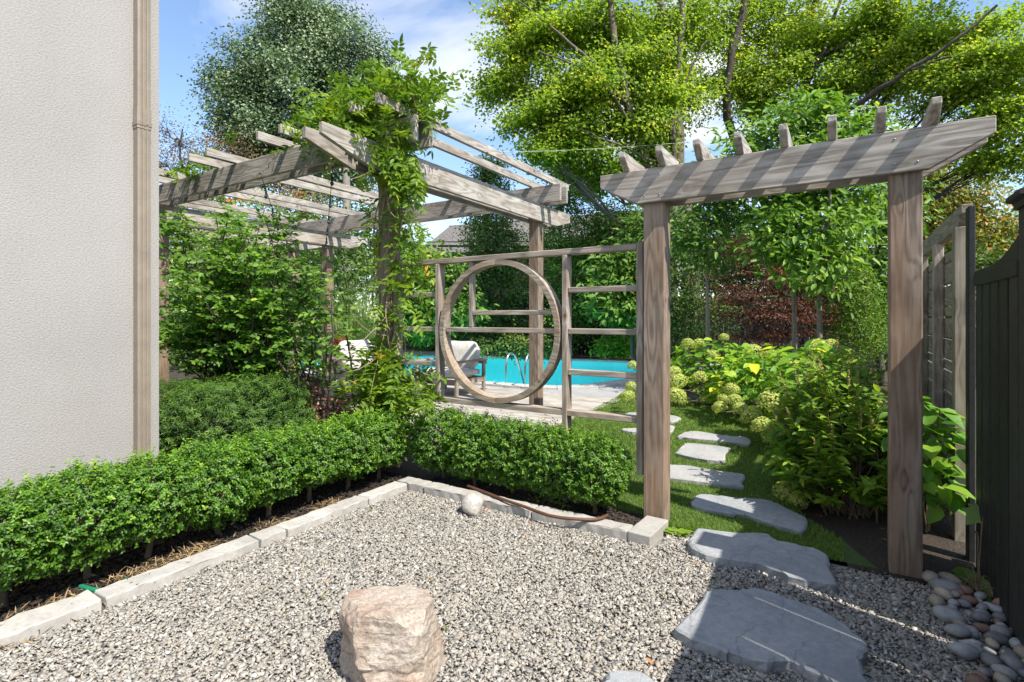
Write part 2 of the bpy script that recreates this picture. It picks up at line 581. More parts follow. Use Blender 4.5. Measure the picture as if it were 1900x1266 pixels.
# pool liner and water
m, t, p, _ = newmat('pool_liner'); M['liner'] = m
n = noise(t, coords(t), .6, 3)
r = ramp(t, n, [(.3, (.16, .80, .86)), (.7, (.22, .86, .90))])
t.links.new(r.outputs[0], p.inputs['Base Color']); p.inputs['Roughness'].default_value = .6
m, t, p, out = newmat('pool_water'); M['water'] = m
t.nodes.remove(p)
gl = nd(t, 'BsdfGlossy'); gl.inputs['Roughness'].default_value = .04
tr = nd(t, 'BsdfTransparent'); tr.inputs[0].default_value = (.86, .98, 1, 1)
fr = nd(t, 'Fresnel'); fr.inputs[0].default_value = 1.33
wn = noise(t, coords(t, 'Object', (1, 1.6, 1)), 5, 3, .5)
bp = nd(t, 'Bump'); bp.inputs['Strength'].default_value = .35; bp.inputs['Distance'].default_value = .03
t.links.new(wn, bp.inputs['Height']); t.links.new(bp.outputs[0], gl.inputs['Normal']); t.links.new(bp.outputs[0], fr.inputs['Normal'])
ms = nd(t, 'MixShader'); fm = nd(t, 'Math', operation='MULTIPLY'); fm.inputs[1].default_value = .3; t.links.new(fr.outputs[0], fm.inputs[0]); t.links.new(fm.outputs[0], ms.inputs[0]); t.links.new(tr.outputs[0], ms.inputs[1]); t.links.new(gl.outputs[0], ms.inputs[2])
t.links.new(ms.outputs[0], out.inputs[0])

# foliage
LM = {}
LM['box'] = leafmat('boxwood_leaf', [(0, (0.028, 0.074, 0.007)), (.45, (0.068, 0.168, 0.011)), (.8, (0.144, 0.289, 0.018)), (1, (0.263, 0.403, 0.030))], .3, .42, .4)
LM['yew'] = leafmat('yew_needle', [(0, (0.021, 0.055, 0.010)), (.5, (0.057, 0.127, 0.016)), (.85, (0.119, 0.220, 0.024)), (1, (0.190, 0.297, 0.040))], .2, .5, .3)
LM['maple'] = leafmat('maple_leaf', [(0, (0.115, 0.194, 0.024)), (.5, (0.223, 0.331, 0.035)), (.85, (0.365, 0.463, 0.050)), (1, (0.567, 0.512, 0.061))], .55, .5, .25)
LM['oak'] = leafmat('oak_leaf', [(0, (0.055, 0.102, 0.045)), (.5, (0.121, 0.192, 0.085)), (.9, (0.231, 0.312, 0.155)), (1, (0.330, 0.408, 0.220))], .22, .42, .5)
LM['autumn'] = leafmat('autumn_leaf', [(0, (0.093, 0.155, 0.031)), (.45, (0.186, 0.232, 0.046)), (.75, (0.403, 0.295, 0.054)), (.92, (0.589, 0.248, 0.062)), (1, (0.651, 0.139, 0.046))], .35)
LM['brown'] = leafmat('rust_leaf', [(0, (0.078, 0.078, 0.031)), (.5, (0.202, 0.132, 0.062)), (1, (0.419, 0.202, 0.093))], .3)
LM['cherry'] = leafmat('cherry_leaf', [(0, (0.070, 0.158, 0.023)), (.5, (0.153, 0.288, 0.037)), (.85, (0.283, 0.409, 0.056)), (1, (0.470, 0.521, 0.075))], .38)
LM['jmaple'] = leafmat('red_maple_leaf', [(0, (0.042, 0.014, 0.011)), (.5, (0.100, 0.037, 0.026)), (.85, (0.212, 0.092, 0.054)), (1, (0.353, 0.157, 0.086))], .35)
LM['dark'] = leafmat('dark_shrub_leaf', [(0, (0.041, 0.081, 0.021)), (.5, (0.090, 0.160, 0.034)), (.88, (0.191, 0.267, 0.051)), (1, (0.337, 0.375, 0.068))], .28)
LM['mid'] = leafmat('garden_tree_leaf', [(0, (0.050, 0.116, 0.021)), (.5, (0.113, 0.223, 0.034)), (.88, (0.226, 0.339, 0.051)), (1, (0.383, 0.446, 0.077))], .32)
LM['service'] = leafmat('serviceberry_leaf', [(0, (0.063, 0.160, 0.022)), (.5, (0.153, 0.309, 0.040)), (.9, (0.297, 0.486, 0.068)), (1, (0.539, 0.598, 0.091))], .5, .45, .35)
LM['vine'] = leafmat('wisteria_leaf', [(0, (0.064, 0.135, 0.014)), (.5, (0.156, 0.270, 0.022)), (.88, (0.284, 0.378, 0.034)), (.97, (0.482, 0.446, 0.041)), (1, (0.709, 0.405, 0.041))], .42)
LM['hydra'] = leafmat('hydrangea_leaf', [(0, (0.076, 0.196, 0.025)), (.5, (0.183, 0.356, 0.037)), (.88, (0.396, 0.552, 0.041)), (1, (0.669, 0.691, 0.041))], .4)
LM['bloom'] = leafmat('hydrangea_floret', [(0, (.24, .33, .05)), (.5, (.46, .54, .12)), (1, (.66, .67, .26))], .3, .6, .2, 1.1)
LM['clethra'] = leafmat('summersweet_leaf', [(0, (0.084, 0.182, 0.024)), (.5, (0.184, 0.320, 0.036)), (.88, (0.394, 0.470, 0.049)), (1, (0.706, 0.599, 0.089))], .36)
LM['spike'] = leafmat('spent_flower_spike', [(0, (0.264, 0.240, 0.072)), (1, (0.504, 0.408, 0.168))], .25, .7, .2)
LM['grape'] = leafmat('grape_leaf', [(0, (0.078, 0.171, 0.031)), (1, (0.202, 0.310, 0.078))], .35)
LM['cedar'] = leafmat('cedar_spray', [(0, (0.060, 0.132, 0.012)), (.5, (0.144, 0.264, 0.018)), (1, (0.288, 0.396, 0.036))], .25)
LM['miscanthus'] = leafmat('grass_blade', [(0, (0.092, 0.168, 0.046)), (.6, (0.203, 0.280, 0.085)), (1, (0.444, 0.420, 0.185))], .35)
LM['turf'] = leafmat('turf_blade', [(0, (0.091, 0.171, 0.029)), (.6, (0.172, 0.279, 0.050)), (1, (0.323, 0.373, 0.083))], .25, .6, .25)
LM['red'] = leafmat('red_petal', [(0, (0.250, 0.010, 0.010)), (1, (0.550, 0.030, 0.020))], .3)
LM['sedum'] = leafmat('sedum_leaf', [(0, (0.108, 0.048, 0.036)), (.5, (0.276, 0.132, 0.096)), (1, (0.504, 0.300, 0.240))], .25)
LM['weed'] = leafmat('lime_leaf', [(0, (0.110, 0.242, 0.022)), (1, (0.286, 0.396, 0.044))], .4)


# ------------------------------------------------------------------ the ground and the gravel
def zl(y):
    return min(1, max(0, (y - 3.6) / 2.6)) * .1


def sheet(name, pts, z, mat, kind='structure', parent=None):
    V = [(x, y, z if not callable(z) else z(x, y)) for x, y in pts]
    me = bpy.data.meshes.new(name)
    me.from_pydata(V, [], [list(range(len(V)))])
    o = link(name, me, I4, parent, mat)
    if kind: o['kind'] = kind
    return o


POOL = [(-14.0, 8.3), (-9.5, 8.27), (-5.6, 8.25), (-4.9, 8.27), (-4.35, 8.4), (-3.98, 8.8), (-3.82, 9.4), (-3.68, 10.1), (-3.5, 11.5), (-3.6, 12.7), (-3.95, 13.6), (-4.6, 14.15), (-5.6, 14.35), (-9, 13.7), (-12.6, 12.9), (-14.3, 12.4)]


def holed(name, outer, hole, z, mat):
    bm = bmesh.new()
    for ring in (outer, hole):
        vs = [bm.verts.new((x, y, z)) for x, y in ring]
        for i in range(len(vs)):
            bm.edges.new((vs[i - 1], vs[i]))
    bmesh.ops.triangle_fill(bm, edges=list(bm.edges), use_beauty=True, use_dissolve=False)
    for f in bm.faces:
        if f.normal.z < 0: f.normal_flip()
    return tag(link(name, bm_mesh(name, bm), I4, None, mat), kind='structure')


holed('ground', [(-600, -600), (600, -600), (600, 600), (-600, 600)], POOL, -.06, M['ground'])
holed('pool_paving', [(-14.9, 7.6), (-2.9, 7.6), (-2.5, 8.6), (-2.4, 15.1), (-14.9, 15.1)], POOL, .112, M['paving'])
sheet('gravel_bed', [(-2.9, -2), (.7, -2), (.7, 3.42), (-.93, 3.42), (-1.0, 3.1), (-2.9, 3.1)], -.012, M['gravelbed'])
sheet('planting_bed', [(-3.95, -2), (-2.96, -2), (-2.96, 3.13), (-1.06, 3.13), (-1.06, 3.62), (-3.95, 3.95)], .004, M['soil'])
sheet('shrub_bed', [(.02, 3.36), (.75, 3.36), (.75, 14), (-2.6, 14), (-1.6, 7.7), (-.9, 6.9), (-.51, 5.2), (-.3, 4.3), (-.22, 4.0), (0, 3.72)], .012, M['soil'])
sheet('rear_bed', [(-18, 3.6), (-9.6, 3.6), (-9.6, 8), (-14.6, 8), (-14.6, 15), (-2.6, 15.2), (-2.6, 14), (4, 14), (4, 17), (-18, 17)], .02, M['soil'])

# turf: sloping sheet + blades
LX = [(-2.9, 3.5), (-1.02, 3.5), (-.96, 3.40), (.16, 3.42), (.0, 3.72), (-.22, 4.0), (-.3, 4.3), (-.51, 5.2), (-.9, 6.9), (-1.6, 7.7), (-2.4, 8.6), (-3.2, 8.9), (-3.0, 7.8), (-2.86, 6.5)]
xs = np.linspace(-3.3, .1, 24); ys = np.linspace(3.38, 9.0, 40)


def inpoly(x, y, P):
    c = np.zeros(x.shape, bool); j = len(P) - 1
    for i in range(len(P)):
        xi, yi = P[i]; xj, yj = P[j]
        if yi != yj:
            hit = ((yi > y) != (yj > y)) & (x < (xj - xi) * (y - yi) / (yj - yi) + xi)
            c ^= hit
        j = i
    return c


bm = bmesh.new()
vs = [bm.verts.new((x, y, zl(y) + .012)) for x, y in LX]
bm.faces.new(vs)
bmesh.ops.triangulate(bm, faces=list(bm.faces))
lawn = link('lawn', bm_mesh('lawn', bm), I4, None, M['turfbase'])
lawn['kind'] = 'structure'
nb = 190000
x = rng.uniform(-3.3, 0, nb); y = 3.4 + 5.5 * rng.uniform(0, 1, nb) ** 1.5
k = inpoly(x, y, LX)
x, y = x[k], y[k]
P = np.stack([x, y, np.clip((y - 3.6) / 2.6, 0, 1) * .1 + .008], 1)
D = unit(np.stack([rng.normal(0, .45, len(x)), rng.normal(0, .45, len(x)), np.ones(len(x))], 1))
h = rng.uniform(.018, .036, len(x))
th = rng.uniform(0, 6.28, len(x)); S = np.stack([np.cos(th), np.sin(th), 0 * th], 1) * (.0022 + .0006 * P[:, 1:2] * .5)
V = np.stack([P - S, P + S, P + D * h[:, None]], 1).reshape(-1, 3)
tf = np.clip(rng.normal(.45, .22, len(x)), 0, 1)
g = link('lawn_grass', npmesh('lawn_grass', V, [np.arange(len(V)).reshape(-1, 3)], tint=np.repeat(tf, 3)), I4, None, LM['turf'])
tag(g, 'short bright green artificial turf around the stepping stones', 'grass', kind='stuff')

# stepping stones (outlines in plan, metres)
STONES = [
    ([(-0.73, 1.78), (-0.73, 1.81), (-0.72, 1.86), (-0.64, 1.9), (-0.58, 1.88), (-0.54, 1.84), (-0.54, 1.72), (-0.62, 1.64), (-0.72, 1.7)], 0, 'slate', 'small grey stepping stone at the lower picture edge, nearest the camera'),
    ([(-0.6, 2.26), (-0.58, 2.4), (-0.55, 2.62), (-0.54, 2.66), (-0.43, 2.73), (-0.32, 2.79), (-0.18, 2.76), (-0.05, 2.71), (0.04, 2.61), (0.08, 2.56), (0.08, 2.49), (0.06, 2.42), (0.06, 2.34), (0.08, 2.27), (0.08, 2.2), (-0.02, 2.21), (-0.05, 2.23), (-0.12, 2.25), (-0.17, 2.27), (-0.25, 2.22), (-0.38, 2.19), (-0.43, 2.2), (-0.52, 2.21), (-0.58, 2.23)], 0, 'slate', 'largest blue grey flagstone set in the gravel with thin sunlit streaks'),
    ([(-0.77, 3.2), (-0.77, 3.36), (-0.72, 3.4), (-0.57, 3.44), (-0.41, 3.52), (-0.35, 3.47), (-0.23, 3.45), (-0.11, 3.42), (-0.06, 3.32), (-0.05, 3.17), (-0.04, 3.04), (-0.1, 3.02), (-0.2, 3.01), (-0.3, 3.04), (-0.4, 3.08), (-0.48, 3.05), (-0.59, 3.04), (-0.67, 3.05), (-0.74, 3.09), (-0.76, 3.15)], 0, 'slate', 'blue grey flagstone under the arbor where gravel meets turf'),
    ([(-0.92, 3.9), (-0.9, 4.03), (-0.8, 4.06), (-0.68, 4.09), (-0.5, 4.16), (-0.41, 4.13), (-0.34, 4.06), (-0.26, 3.98), (-0.2, 3.91), (-0.2, 3.7), (-0.3, 3.68), (-0.42, 3.72), (-0.53, 3.78), (-0.59, 3.76), (-0.76, 3.74), (-0.89, 3.77)], 1, 'slate', 'grey flagstone in turf, first one beyond the arbor, half shaded'),
    ([(-1.43, 4.53), (-1.32, 4.61), (-1.13, 4.68), (-0.96, 4.66), (-0.82, 4.66), (-0.72, 4.67), (-0.67, 4.62), (-0.67, 4.43), (-0.64, 4.33), (-0.74, 4.31), (-0.88, 4.29), (-1.02, 4.28), (-1.21, 4.24), (-1.35, 4.24)], 1, 'stonelight', 'long pale flagstone in turf, its left end behind the arbor post'),
    ([(-1.33, 5.01), (-1.35, 5.33), (-1.32, 5.4), (-1.12, 5.45), (-0.91, 5.41), (-0.93, 5.23), (-0.89, 4.95), (-0.92, 4.89), (-1.09, 4.88), (-1.22, 4.92), (-1.31, 4.96)], 1, 'stonelight', 'compact squarish pale flagstone in the sunny turf'),
    ([(-1.47, 5.59), (-1.42, 5.89), (-1.14, 5.89), (-1.0, 5.87), (-0.87, 5.9), (-0.78, 5.75), (-0.78, 5.6), (-0.92, 5.6), (-1.18, 5.58), (-1.41, 5.56)], 1, 'stonelight', 'long pale flagstone beside the hydrangea heads with a shaded right tip'),
    ([(-2.08, 5.58), (-2.02, 5.67), (-1.9, 5.78), (-1.8, 5.95), (-1.66, 6.09), (-1.6, 5.95), (-1.59, 5.68), (-1.78, 5.58), (-1.95, 5.53)], 1, 'stonelight', 'pale flagstone cut by the arbor post, lower of the two there'),
    ([(-2.33, 6.28), (-2.34, 6.52), (-2.23, 6.59), (-1.91, 6.68), (-1.69, 6.55), (-1.67, 6.4), (-1.7, 6.23), (-1.98, 6.22), (-2.21, 6.21)], 1, 'stonelight', 'farthest pale flagstone, crossing behind the left arbor post'),
]
STONE_POLYS = []
for pts, lw, mk, lab in STONES:
    P = np.array(pts)
    # smooth subdivide outline with a little roughness
    Q = []
    n = len(P)
    for i in range(n):
        a, b, c, d = P[i - 1], P[i], P[(i + 1) % n], P[(i + 2) % n]
        for u in (0, .33, .66):
            q = .5 * ((2 * b) + (c - a) * u + (2 * a - 5 * b + 4 * c - d) * u * u + (3 * b - a - 3 * c + d) * u ** 3)
            Q.append(q + rng.normal(0, .005, 2))
    Q = np.array(Q)
    STONE_POLYS.append([tuple(q) for q in P])
    cen = Q.mean(0)
    z0 = zl(cen[1]) if lw else 0
    top = z0 + (.042 if lw else .048)
    m_ = len(Q)
    inner = cen + (Q - cen) * (1 - .012 / np.linalg.norm(Q - cen, axis=1, keepdims=True))
    V = np.concatenate([np.c_[inner, np.full(m_, top) + rng.normal(0, .001, m_)], np.c_[Q, np.full(m_, top - .008)], np.c_[Q + rng.normal(0, .003, (m_, 2)), np.full(m_, top - .035)], np.c_[Q, np.full(m_, z0 - .03)]])
    V[:, :2] -= cen
    i = np.arange(m_); j = (i + 1) % m_
    fs = [np.stack([i + r * m_, i + (r + 1) * m_, j + (r + 1) * m_, j + r * m_], 1) for r in range(3)]
    me = bpy.data.meshes.new('stepping_stone')
    faces = [f[::1].tolist() for f in fs]
    me.from_pydata(V.tolist(), [], [list(range(m_))] + [q for f in faces for q in f])
    bmx = bmesh.new(); bmx.from_mesh(me); bmesh.ops.recalc_face_normals(bmx, faces=list(bmx.faces)); bmx.to_mesh(me); bmx.free()
    o = link('stepping_stone', me, Matrix.Translation((cen[0], cen[1], 0)), None, M[mk])
    tag(o, lab, 'stepping stone', 'stepping stones of the garden path')

# gravel: real stones
ICO = []
bmi = bmesh.new(); bmesh.ops.create_icosphere(bmi, subdivisions=1, radius=1)
IV = np.array([v.co[:] for v in bmi.verts]); IF = np.array([[v.index for v in f.verts] for f in bmi.faces]); bmi.free()


CV = np.array([(x, y, z) for z in (-1, 1) for y in (-1, 1) for x in (-1, 1)], float) * .72
CF = np.array([[0, 2, 3, 1], [4, 5, 7, 6], [0, 1, 5, 4], [2, 6, 7, 3], [0, 4, 6, 2], [1, 3, 7, 5]])


def chips_mesh(name, C, size, tint, flat=.55, tilt=.3):
    n = len(C)
    sc = size[:, None] * np.stack([rng.uniform(.85, 1.5, n), rng.uniform(.65, 1.05, n), rng.uniform(flat * .7, flat * 1.3, n)], 1)
    V = (CV[None] * rng.uniform(.45, 1.15, (n, 8, 1)) + rng.normal(0, .12, (n, 8, 3))) * sc[:, None]
    a = rng.uniform(0, 6.28, n); tx = rng.normal(0, tilt, n); ty = rng.normal(0, tilt, n)
    ca, sa = np.cos(a)[:, None], np.sin(a)[:, None]
    x, y, z = V[..., 0] * ca - V[..., 1] * sa, V[..., 0] * sa + V[..., 1] * ca, V[..., 2]
    z = z + x * np.tan(np.clip(tx, -.8, .8))[:, None] + y * np.tan(np.clip(ty, -.8, .8))[:, None]
    V = np.stack([x, y, z], -1) + C[:, None]
    return npmesh(name, V, [(np.arange(n)[:, None, None] * 8 + CF[None]).reshape(-1, 4)], tint=np.repeat(tint, 8))


def rot_rand(n):
    q = rng.normal(size=(n, 4)); q /= np.linalg.norm(q, axis=1, keepdims=True)
    w, x, y, z = q.T
    return np.stack([1 - 2 * (y * y + z * z), 2 * (x * y - z * w), 2 * (x * z + y * w), 2 * (x * y + z * w), 1 - 2 * (x * x + z * z), 2 * (y * z - x * w), 2 * (x * z - y * w), 2 * (y * z + x * w), 1 - 2 * (x * x + y * y)], 1).reshape(-1, 3, 3)


def stones_mesh(name, C, size, tint, flat=.55, tilt=.35):
    n = len(C)
    sc = size[:, None] * np.stack([rng.uniform(.8, 1.35, n), rng.uniform(.65, 1.0, n), rng.uniform(flat * .7, flat * 1.3, n)], 1)
    V = IV[None] * (1 + rng.normal(0, .13, (n, len(IV), 1))) * sc[:, None]
    a = rng.uniform(0, 6.28, n); tx = rng.normal(0, tilt, n); ty = rng.normal(0, tilt, n)
    ca, sa = np.cos(a), np.sin(a); cx, sx = np.cos(tx), np.sin(tx); cy, sy = np.cos(ty), np.sin(ty)
    Z0 = np.zeros(n); O = np.ones(n)
    Rz = np.stack([ca, -sa, Z0, sa, ca, Z0, Z0, Z0, O], 1).reshape(n, 3, 3)
    Rx = np.stack([O, Z0, Z0, Z0, cx, -sx, Z0, sx, cx], 1).reshape(n, 3, 3)
    Ry = np.stack([cy, Z0, sy, Z0, O, Z0, -sy, Z0, cy], 1).reshape(n, 3, 3)
    R = Rx @ Ry @ Rz
    V = np.einsum('nij,nvj->nvi', R, V) + C[:, None]
    Fc = (np.arange(n)[:, None, None] * len(IV) + IF[None]).reshape(-1, 3)
    return npmesh(name, V, [Fc], tint=np.repeat(tint, len(IV)))


def gravel_points(n, xr, yr):
    x = rng.uniform(*xr, n); y = rng.uniform(*yr, n)
    k = ~((y > 3.06) & (x < -.95)) & ~((y > 3.36 + .06 * np.sin(x * 9)) & (x > -.95))
    k &= ~((y > 3.06) & (x < -.93) & (x > -1.15))
    for P in STONE_POLYS:
        k &= ~inpoly(x, y, P)
    return x[k], y[k]


dep = lambda x, y: -SN * x + CS * y
x1, y1 = gravel_points(118000, (-2.9, .62), (.4, 3.42))
kk = dep(x1, y1) > 1.75
keep = kk | (rng.uniform(0, 1, len(x1)) < .25)
x1, y1, kk = x1[keep], y1[keep], kk[keep]
n = len(x1)
sz = np.clip(rng.lognormal(math.log(.0078), .30, n), .004, .018)
sz[~kk] *= 1.6
tnt = np.clip(rng.normal(.5, .27, n), 0, 1)
C = np.stack([x1, y1, rng.uniform(-.005, .006, n)], 1)
g = link('gravel', chips_mesh('gravel', C, sz, tnt), I4, None, M['gravel'])
tag(g, 'pale grey and cream crushed gravel covering the courtyard', 'gravel', kind='stuff')

n = 70
fx, fy = gravel_points(260, (-2.85, .3), (.6, 3.3))
fx, fy = fx[:n], fy[:n]; n = len(fx)
P = np.c_[fx, fy, rng.uniform(.012, .02, n)]
g = link('fallen_leaves', leaf_mesh('fallen_leaves', P, np.c_[rng.normal(0, 1, (n, 2)), np.zeros(n)], np.c_[rng.normal(0, .35, (n, 2)), np.ones(n)], rng.uniform(.012, .035, n), rng.uniform(.008, .018, n), rng.uniform(0, 1, n), 6), I4, None, LM['autumn'])
tag(g, 'few small dry fallen leaves scattered over the gravel', 'fallen leaves', kind='stuff')

# bits of mulch, straw and fallen leaves on the bed
n = 9000
x = rng.uniform(-3.6, -2.98, n); y = rng.uniform(.2, 3.3, n)
x2 = rng.uniform(-2.9, -1.05, n // 2); y2 = rng.uniform(3.2, 3.5, n // 2)
x = np.r_[x, x2]; y = np.r_[y, y2]
C = np.stack([x, y, rng.uniform(.004, .02, len(x))], 1)
g = link('mulch', stones_mesh('mulch', C, np.clip(rng.lognormal(math.log(.011), .4, len(x)), .004, .03), np.zeros(len(x)), .3), I4, None, M['soil'])
tag(g, 'dark shredded mulch under the boxwood hedge', 'mulch', kind='stuff')
n = 2600
base = np.array([(-3.02, .7), (-3.03, .95), (-3.06, 1.25), (-3.08, 1.6), (-3.04, 2.05), (-3.06, 2.45), (-3.05, 1.45)])[rng.integers(0, 7, n)]
P = np.c_[base + rng.normal(0, .06, (n, 2)), rng.uniform(.012, .035, n)]
D = unit(np.c_[rng.normal(0, 1, (n, 2)), rng.normal(.1, .3, n)])
Nn = unit(np.c_[rng.normal(0, .4, (n, 2)), np.ones(n)])
g = link('dry_litter', leaf_mesh('dry_litter', P, D, Nn, rng.uniform(.03, .09, n), rng.uniform(.002, .006, n), rng.uniform(0, 1, n)), I4, None, M['straw'])
tag(g, 'dry straw coloured litter along the kerb of the hedge', 'litter', kind='stuff')

# ------------------------------------------------------------------ kerb stones, rocks, hoses
def rough_block(name, x0, x1, y0, y1, z0, z1, mat, label, cat, group=None, rz=0, rough=.004, dip=False):
    cx, cy = (x0 + x1) / 2, (y0 + y1) / 2
    bm = bmesh.new()
    bmesh.ops.create_cube(bm, size=1)
    lx, ly = x1 - x0, y1 - y0
    for v in bm.verts:
        v.co = Vector((v.co.x * lx, v.co.y * ly, z0 if v.co.z < 0 else z1))
    long_e = [e for e in bm.edges if abs((e.verts[0].co - e.verts[1].co).length - max(lx, ly)) < 1e-4]
    bmesh.ops.subdivide_edges(bm, edges=long_e, cuts=max(2, int(max(lx, ly) / .05)), use_grid_fill=True)
    bmesh.ops.bevel(bm, geom=[e for e in bm.edges if len(e.link_faces) == 2 and e.calc_face_angle() > .8], offset=.007, segments=2, affect='EDGES', profile=.5)
    for v in bm.verts:
        v.co += Vector(rng.normal(0, rough * .5, 3)) * (1 if v.co.z > z0 + .005 else 0)
        if dip and v.co.x < -lx * .1:
            v.co.x += .012 * math.sin(v.co.y * 22) + .01 * math.sin(v.co.y * 51)
    M_ = Matrix.Translation((cx, cy, 0)) @ Matrix.Rotation(rz, 4, 'Z')
    o = link(name, bm_mesh(name, bm), M_, None, mat)
    return tag(o, label, cat, group)


G = 'limestone kerb stones edging the gravel'
ks = [(-1.2, .15, 'out-of-view end kerb stone running back along the house bed', False),
      (.16, 1.045, 'wavy edged kerb stone at the lower left picture edge', True),
      (1.06, 1.82, 'longest straight kerb stone along the house side of the gravel', False),
      (1.832, 1.995, 'short stub of kerb stone between two long ones, house side', False),
      (2.005, 2.655, 'long kerb stone beside the bare boxwood trunk', False),
      (2.665, 3.055, 'kerb stone butting the corner block, house side', False)]
for y0, y1, lab, dip in ks[1:]:
    rough_block('kerb_stone', -3.025 if not dip else -3.06, -2.895, y0, y1, -.05, .052, M['kerb'], lab, 'kerb stone', G, rng.normal(0, .006), dip=dip)
for x0, x1, lab in [(-3.02, -2.76, 'corner kerb block where the two kerb lines meet'),
                    (-2.75, -1.79, 'kerb stone with the round rock against it'),
                    (-1.78, -1.115, 'kerb stone under the brown hose, ending by the arbor')]:
    rough_block('kerb_stone', x0, x1, 3.075, 3.195, -.05, .055, M['kerb'], lab, 'kerb stone', G, rng.normal(0, .006))
rough_block('paver_block', -1.10, -.955, 3.07, 3.385, -.03, .062, M['kerb'], 'clean pale paver laid at the foot of the left arbor post', 'paver', None, -.06, .001)


def rock_mesh(name, sx, sy, sz, sub=3, amp=.12, seed=0, planes=9, detail=.02):
    r = np.random.default_rng(seed)
    bm = bmesh.new()
    bmesh.ops.create_icosphere(bm, subdivisions=sub, radius=1)
    pl = unit(r.normal(size=(planes, 3))); ds = r.uniform(.72, .95, planes)
    ph = r.uniform(0, 6, 9)
    for v in bm.verts:
        c = np.array(v.co)
        for a, d in zip(pl, ds):
            s = c @ a
            if s > d: c = c - a * (s - d)
        c = c * (1 + amp * math.sin(c[0] * 3 + ph[0]) * math.sin(c[1] * 3 + ph[1]) + detail * math.sin(c[2] * 9 + ph[2] + 3 * c[0]))
        v.co = Vector((c[0] * sx, c[1] * sy, c[2] * sz))
    return bm_mesh(name, bm, True)


# the boulder: a block of hard planes, the left flank split away and hollowed
from mathutils import noise as mnoise


def fbm(p, oct=4, f=1.0, seed=0):
    s_, a_ = 0, 1
    for i_ in range(oct):
        s_ += a_ * mnoise.noise(Vector(p) * f + Vector((seed * 7.1, seed * 3.3, i_ * 5)))
        f *= 2.1; a_ *= .5
    return s_


bm = bmesh.new()
bmesh.ops.create_icosphere(bm, subdivisions=6, radius=1)
PL = [((0, 0.10, 1), .80), ((0, -.12, -1), .9), ((.98, -.1, .10), .93), ((0.9, .5, .15), .98), ((.1, -1, .16), .86), ((.75, -.75, .1), 1.06), ((-.1, 1, .12), .88), ((-.7, .72, .2), 1.0),
      ((-1, .05, .05), .90), ((-.80, -.62, .02), .80), ((-.62, -.35, .62), .98), ((.55, -.5, .72), 1.12), ((-.5, -.8, -.35), .86), ((.3, .8, .62), 1.08), ((-.85, .1, -.55), .98)]
PLn = [(Vector(n_).normalized(), d_) for n_, d_ in PL]
for v in bm.verts:
    q = v.co.normalized()
    w_ = .05 * fbm(q, 3, 1.8, 3)
    r_ = min((d_ + .035 * fbm(q * 1.0, 3, 3.2, 11 + i_)) / max(.02, q.dot(n_)) for i_, (n_, d_) in enumerate(PLn) if q.dot(n_) > .02)
    p3 = q * (min(r_, 1.45) + w_)
    # hollow with an overhanging lip on the left front
    hx = Vector((-.80, -.52, -.20)); dd = (p3 - hx).length
    if dd < .62:
        p3 += Vector((.72, .42, .05)) * .34 * (1 - dd / .62) ** 1.2
    # bedding ledges and chips
    bed = p3.z + .16 * p3.y + .10 * fbm(p3, 2, 1.4, 8)
    p3 -= q * (.022 * max(0, math.sin(bed * 15)) ** 3 + .035 * abs(fbm(p3, 4, 3.2, 6)) )
    v.co = Vector((p3.x * .205, p3.y * .185, p3.z * .185))
Mb = Matrix.Translation((-1.488, 1.455, .118)) @ Matrix.Rotation(YAW - .10, 4, 'Z')
o = link('boulder', bm_mesh('boulder', bm, False), Mb, None, M['boulder'])
tag(o, 'squarish pink and tan layered boulder sitting in the gravel', 'boulder')
o = link('garden_rock', rock_mesh('garden_rock', .088, .082, .085, 3, .05, 3, 8), Matrix.Translation((-2.17, 2.93, .055)), None, M['rock'])
tag(o, 'round speckled pale rock resting against the kerb', 'rock')

hp = [gnd(px, py, .065) for px, py in [(868, 902), (885, 909), (905, 917), (931, 928), (955, 937), (975, 944), (1000, 954), (1018, 960), (1040, 964), (1062, 966), (1085, 967), (1105, 966), (1118, 962), (1127, 957)]]
hp = np.array(hp); hp[:, 2] += .012 * np.sin(np.linspace(0, 3, len(hp)))
o = link('garden_hose', tubes_mesh('garden_hose', [(hp, .011)], 8), I4, None, M['brown_hose'])
tag(o, 'brown hose lying over the kerb stones in front of the hedge', 'hose')
hp2 = np.array([gnd(px, py, .03) for px, py in [(150, 1088), (172, 1095), (195, 1096), (215, 1091), (229, 1083), (233, 1076)]])
o = link('garden_hose', tubes_mesh('garden_hose', [(hp2, .012)], 8), I4, None, M['green_hose'])
tag(o, 'short loop of green hose under the boxwood by the house', 'hose')

# river pebbles by the fence
pebs = [(.42, 3.33, .06, 'pebble', 'large dark pebble with a white ring at the top of the heap'),
        (.50, 3.36, .045, 'pebble_red', 'dark reddish pebble behind the white ringed one'),
        (.40, 3.02, .058, 'pebble', 'large smooth slate blue pebble on the gravel side of the heap'),
        (.63, 3.02, .042, 'pebble_red', 'rust orange pebble close to the black fence')]
PLAB = 'smooth grey or tan river pebble in the heap along the black fence'
k = 0
placed = [(a, b, c) for a, b, c, _, _ in pebs]
for a, b, c, mk, lab in pebs:
    o = link('river_pebble', rock_mesh('river_pebble', c * 1.15, c * .85, c * .62, 2, .05, k, 5, 0), Matrix.Translation((a, b, c * .45)) @ Matrix.Rotation(k * 1.3, 4, 'Z'), None, M[mk])
    tag(o, lab, 'pebble', 'river pebbles along the fence'); k += 1
pm = [rock_mesh('river_pebble', 1.15, .82, .62, 2, .07, 40 + i, 5, 0) for i in range(7)]
tries = 0
